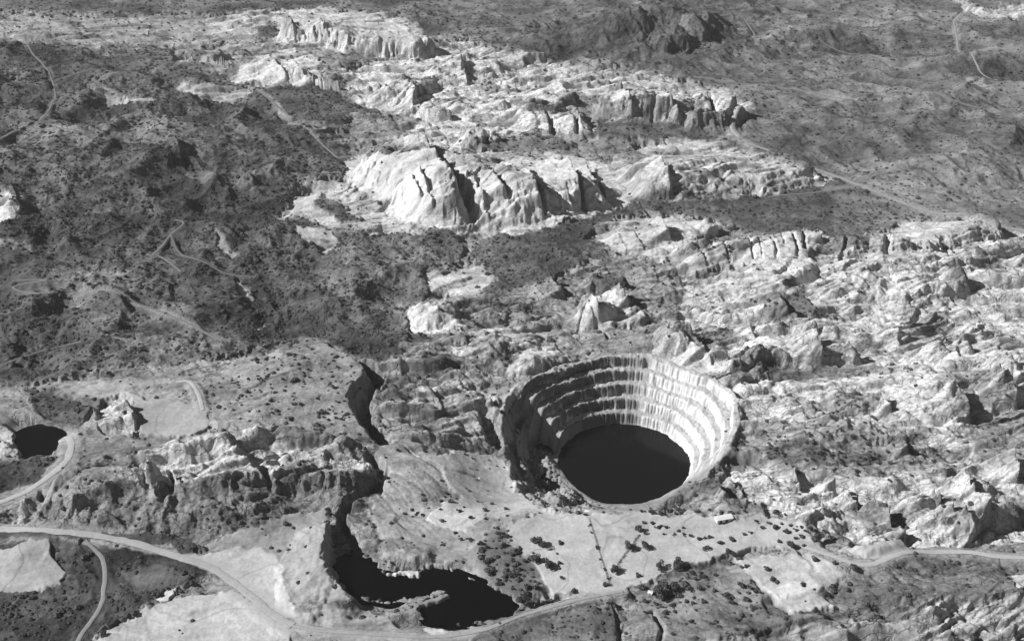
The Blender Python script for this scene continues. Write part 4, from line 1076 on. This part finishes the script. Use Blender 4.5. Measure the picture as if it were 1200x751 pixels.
def boxv(x0, x1, y0, y1, z0, z1):
    Vv = np.array([(x, y, z) for z in (z0, z1) for x, y in ((x0, y0), (x1, y0), (x1, y1), (x0, y1))])
    return Vv, np.array([(0, 3, 2, 1), (4, 5, 6, 7), (0, 1, 5, 4), (1, 2, 6, 5), (2, 3, 7, 6), (3, 0, 4, 7)])
def boxes(lst):
    Vv = []; Ff = []
    for b in lst:
        v, f = boxv(*b); Ff.append(f + 8 * len(Vv)); Vv.append(v)
    return np.vstack(Vv), np.vstack(Ff)
def building(name, px, py, rot, L_, W_, Hh, label, cat, doors):
    x, y, z = at(px, py)
    root = bpy.data.objects.new(name, None); sc.collection.objects.link(root); root.location = (x, y, z - .3); root.rotation_euler = (0, 0, rot); tag(root, label, cat)
    l, w_ = L_ / 2, W_ / 2; rg = Hh + W_ * .16
    Vv = np.array([(-l, -w_, 0), (l, -w_, 0), (l, w_, 0), (-l, w_, 0), (-l, -w_, Hh), (l, -w_, Hh), (l, w_, Hh), (-l, w_, Hh), (-l, 0, rg), (l, 0, rg)])
    me_ = bpy.data.meshes.new('wall'); me_.from_pydata(Vv.tolist(), [], [(0, 1, 5, 4), (1, 2, 6, 9, 5), (2, 3, 7, 6), (3, 0, 4, 8, 7)]); me_.materials.append(WHITE)
    o = bpy.data.objects.new('wall', me_); sc.collection.objects.link(o); o.parent = root
    e = .5; rv = []
    for s_ in (-1, 1):
        rv += [(-l - e, s_ * (w_ + e), Hh - e * .3 + .08), (l + e, s_ * (w_ + e), Hh - e * .3 + .08), (l + e, 0, rg + .08), (-l - e, 0, rg + .08)]
    rv2 = [(a, b, c + .15) for a, b, c in rv]
    Fr_ = [(0, 1, 2, 3), (7, 6, 5, 4), (8, 9, 10, 11), (15, 14, 13, 12), (0, 1, 9, 8), (4, 5, 13, 12), (0, 3, 11, 8), (1, 2, 10, 9), (4, 7, 15, 12), (5, 6, 14, 13)]
    link_mesh('roof', np.array(rv + rv2), np.array(Fr_), WHITE, root, smooth=False)
    for (dx, dw, dh) in doors:
        link_mesh('door', *boxes([(dx - dw / 2, dx + dw / 2, -w_ - .06, -w_ + .02, .1, dh)]), DARKM, root, smooth=False)
building('shed', 848, 609, math.radians(14), 18, 7, 4.2, 'long white metal shed standing on the flat near the stepped pit', 'shed', [(-5, 3.4, 3.6), (2, 3.4, 3.6), (7.5, 1.4, 2.4)])
building('hut', 762, 695, math.radians(-25), 4.2, 3.2, 2.3, 'small white hut under the large dark tree at bottom centre', 'hut', [(0, 1.2, 2.1)])

# fence down the pale flat
A = np.array(at(690, 608)[:2]); B = np.array(at(714, 684)[:2]); nP = 26
root = bpy.data.objects.new('fence', None); sc.collection.objects.link(root); root.location = (A[0], A[1], float(hz(*A))); tag(root, 'straight dark post and rail fence running down the pale flat', 'fence')
pp = [A + (B - A) * i / (nP - 1) for i in range(nP)]; pz = [float(hz(*p)) for p in pp]
for p, z in zip(pp, pz):
    o = link_mesh('post', *boxes([(-.16, .16, -.16, .16, -.3, 1.5)]), POST, root, smooth=False); o.location = (p[0] - A[0], p[1] - A[1], z - root.location.z)
d_ = (B - A) / np.linalg.norm(B - A); n_ = np.array([-d_[1], d_[0]])
for hh in (.6, 1.25):
    Vv = []; Ff = []
    for i in range(nP):
        q = pp[i] - A + n_ * .22
        for a, b in ((-.06, -.1), (.06, -.1), (.06, .1), (-.06, .1)):
            Vv.append((q[0] + n_[0] * a, q[1] + n_[1] * a, pz[i] - root.location.z + hh + b))
    for i in range(nP - 1):
        for k in range(4): Ff.append((i * 4 + k, i * 4 + (k + 1) % 4, i * 4 + 4 + (k + 1) % 4, i * 4 + 4 + k))
    link_mesh('rail', np.array(Vv), np.array(Ff), POST, root, smooth=False)
# slanting hedge
A = np.array(at(749, 627)[:2]); B = np.array(at(719, 668)[:2]); hv = []; hf = []
for i in range(26):
    q = A + (B - A) * (i + random.uniform(-.3, .3)) / 25
    v, f = leaves(50, 1.3, .9, .8, 3, .34, 900 + i); v = v + np.array([q[0] - A[0], q[1] - A[1], float(hz(*q)) - float(hz(*A))]); hf.append(f + sum(len(a) for a in hv)); hv.append(v)
o = link_mesh('hedge', np.vstack(hv), np.vstack(hf), LEAF, smooth=False); o.location = (A[0], A[1], float(hz(*A)) - .1); tag(o, 'thin dark slanting hedge crossing the pale flat towards the road', 'hedge')
print('objects', time.time() - T0)

hm = bpy.data.materials.new('thin_haze'); hm.use_nodes = True; hn = hm.node_tree
hn.nodes.remove(hn.nodes['Principled BSDF']); pv = hn.nodes.new('ShaderNodeVolumePrincipled'); pv.inputs['Density'].default_value = HAZE; pv.inputs['Color'].default_value = (.9, .9, .9, 1)
hn.links.new(pv.outputs[0], [n for n in hn.nodes if n.type == 'OUTPUT_MATERIAL'][0].inputs['Volume'])
zmin = float(H.min())
ho = link_mesh('haze', *boxv(-12500, 12500, -50, 9400, zmin - 1, CAM_H + 40), hm, smooth=False); tag(ho, 'thin pale haze over the far plains', 'haze', kind='stuff')
# ------------------------------------------------------------------ world, sun, camera
EL, AZ = math.radians(37), math.radians(3)
sund = Vector((-math.cos(EL) * math.cos(AZ), -math.cos(EL) * math.sin(AZ), math.sin(EL)))
w = bpy.data.worlds.new("World"); sc.world = w; w.use_nodes = True
nt = w.node_tree; bg = nt.nodes['Background']
sky = nt.nodes.new('ShaderNodeTexSky'); sky.sky_type = 'NISHITA'; sky.sun_disc = False; sky.air_density = .6; sky.dust_density = .3; sky.altitude = 900; sky.sun_elevation = EL; sky.sun_rotation = math.radians(270)
bw = nt.nodes.new('ShaderNodeRGBToBW')          # black-and-white film
nt.links.new(sky.outputs[0], bw.inputs[0]); nt.links.new(bw.outputs[0], bg.inputs['Color']); bg.inputs['Strength'].default_value = .05
sl = bpy.data.lights.new('sun', 'SUN'); sl.energy = 5.0; sl.angle = math.radians(.5); sl.color = (1, 1, 1)
so = bpy.data.objects.new('sun', sl); sc.collection.objects.link(so); so.rotation_euler = (-sund).to_track_quat('-Z', 'Y').to_euler(); so.location = sund * 3000
cam = bpy.data.cameras.new('camera'); cam.lens = 36 * FPX / 1200; cam.sensor_width = 36; cam.clip_end = 30000; cam.clip_start = 1
co = bpy.data.objects.new('camera', cam); sc.collection.objects.link(co); co.location = (0, 0, CAM_H); co.rotation_euler = (math.pi / 2 - DEP, 0, 0)
sc.camera = co
sc.view_settings.view_transform = 'Standard'; sc.view_settings.look = 'None'; sc.view_settings.exposure = .58; sc.view_settings.gamma = 1
sc.cycles.diffuse_bounces = 1
print('done', time.time() - T0)
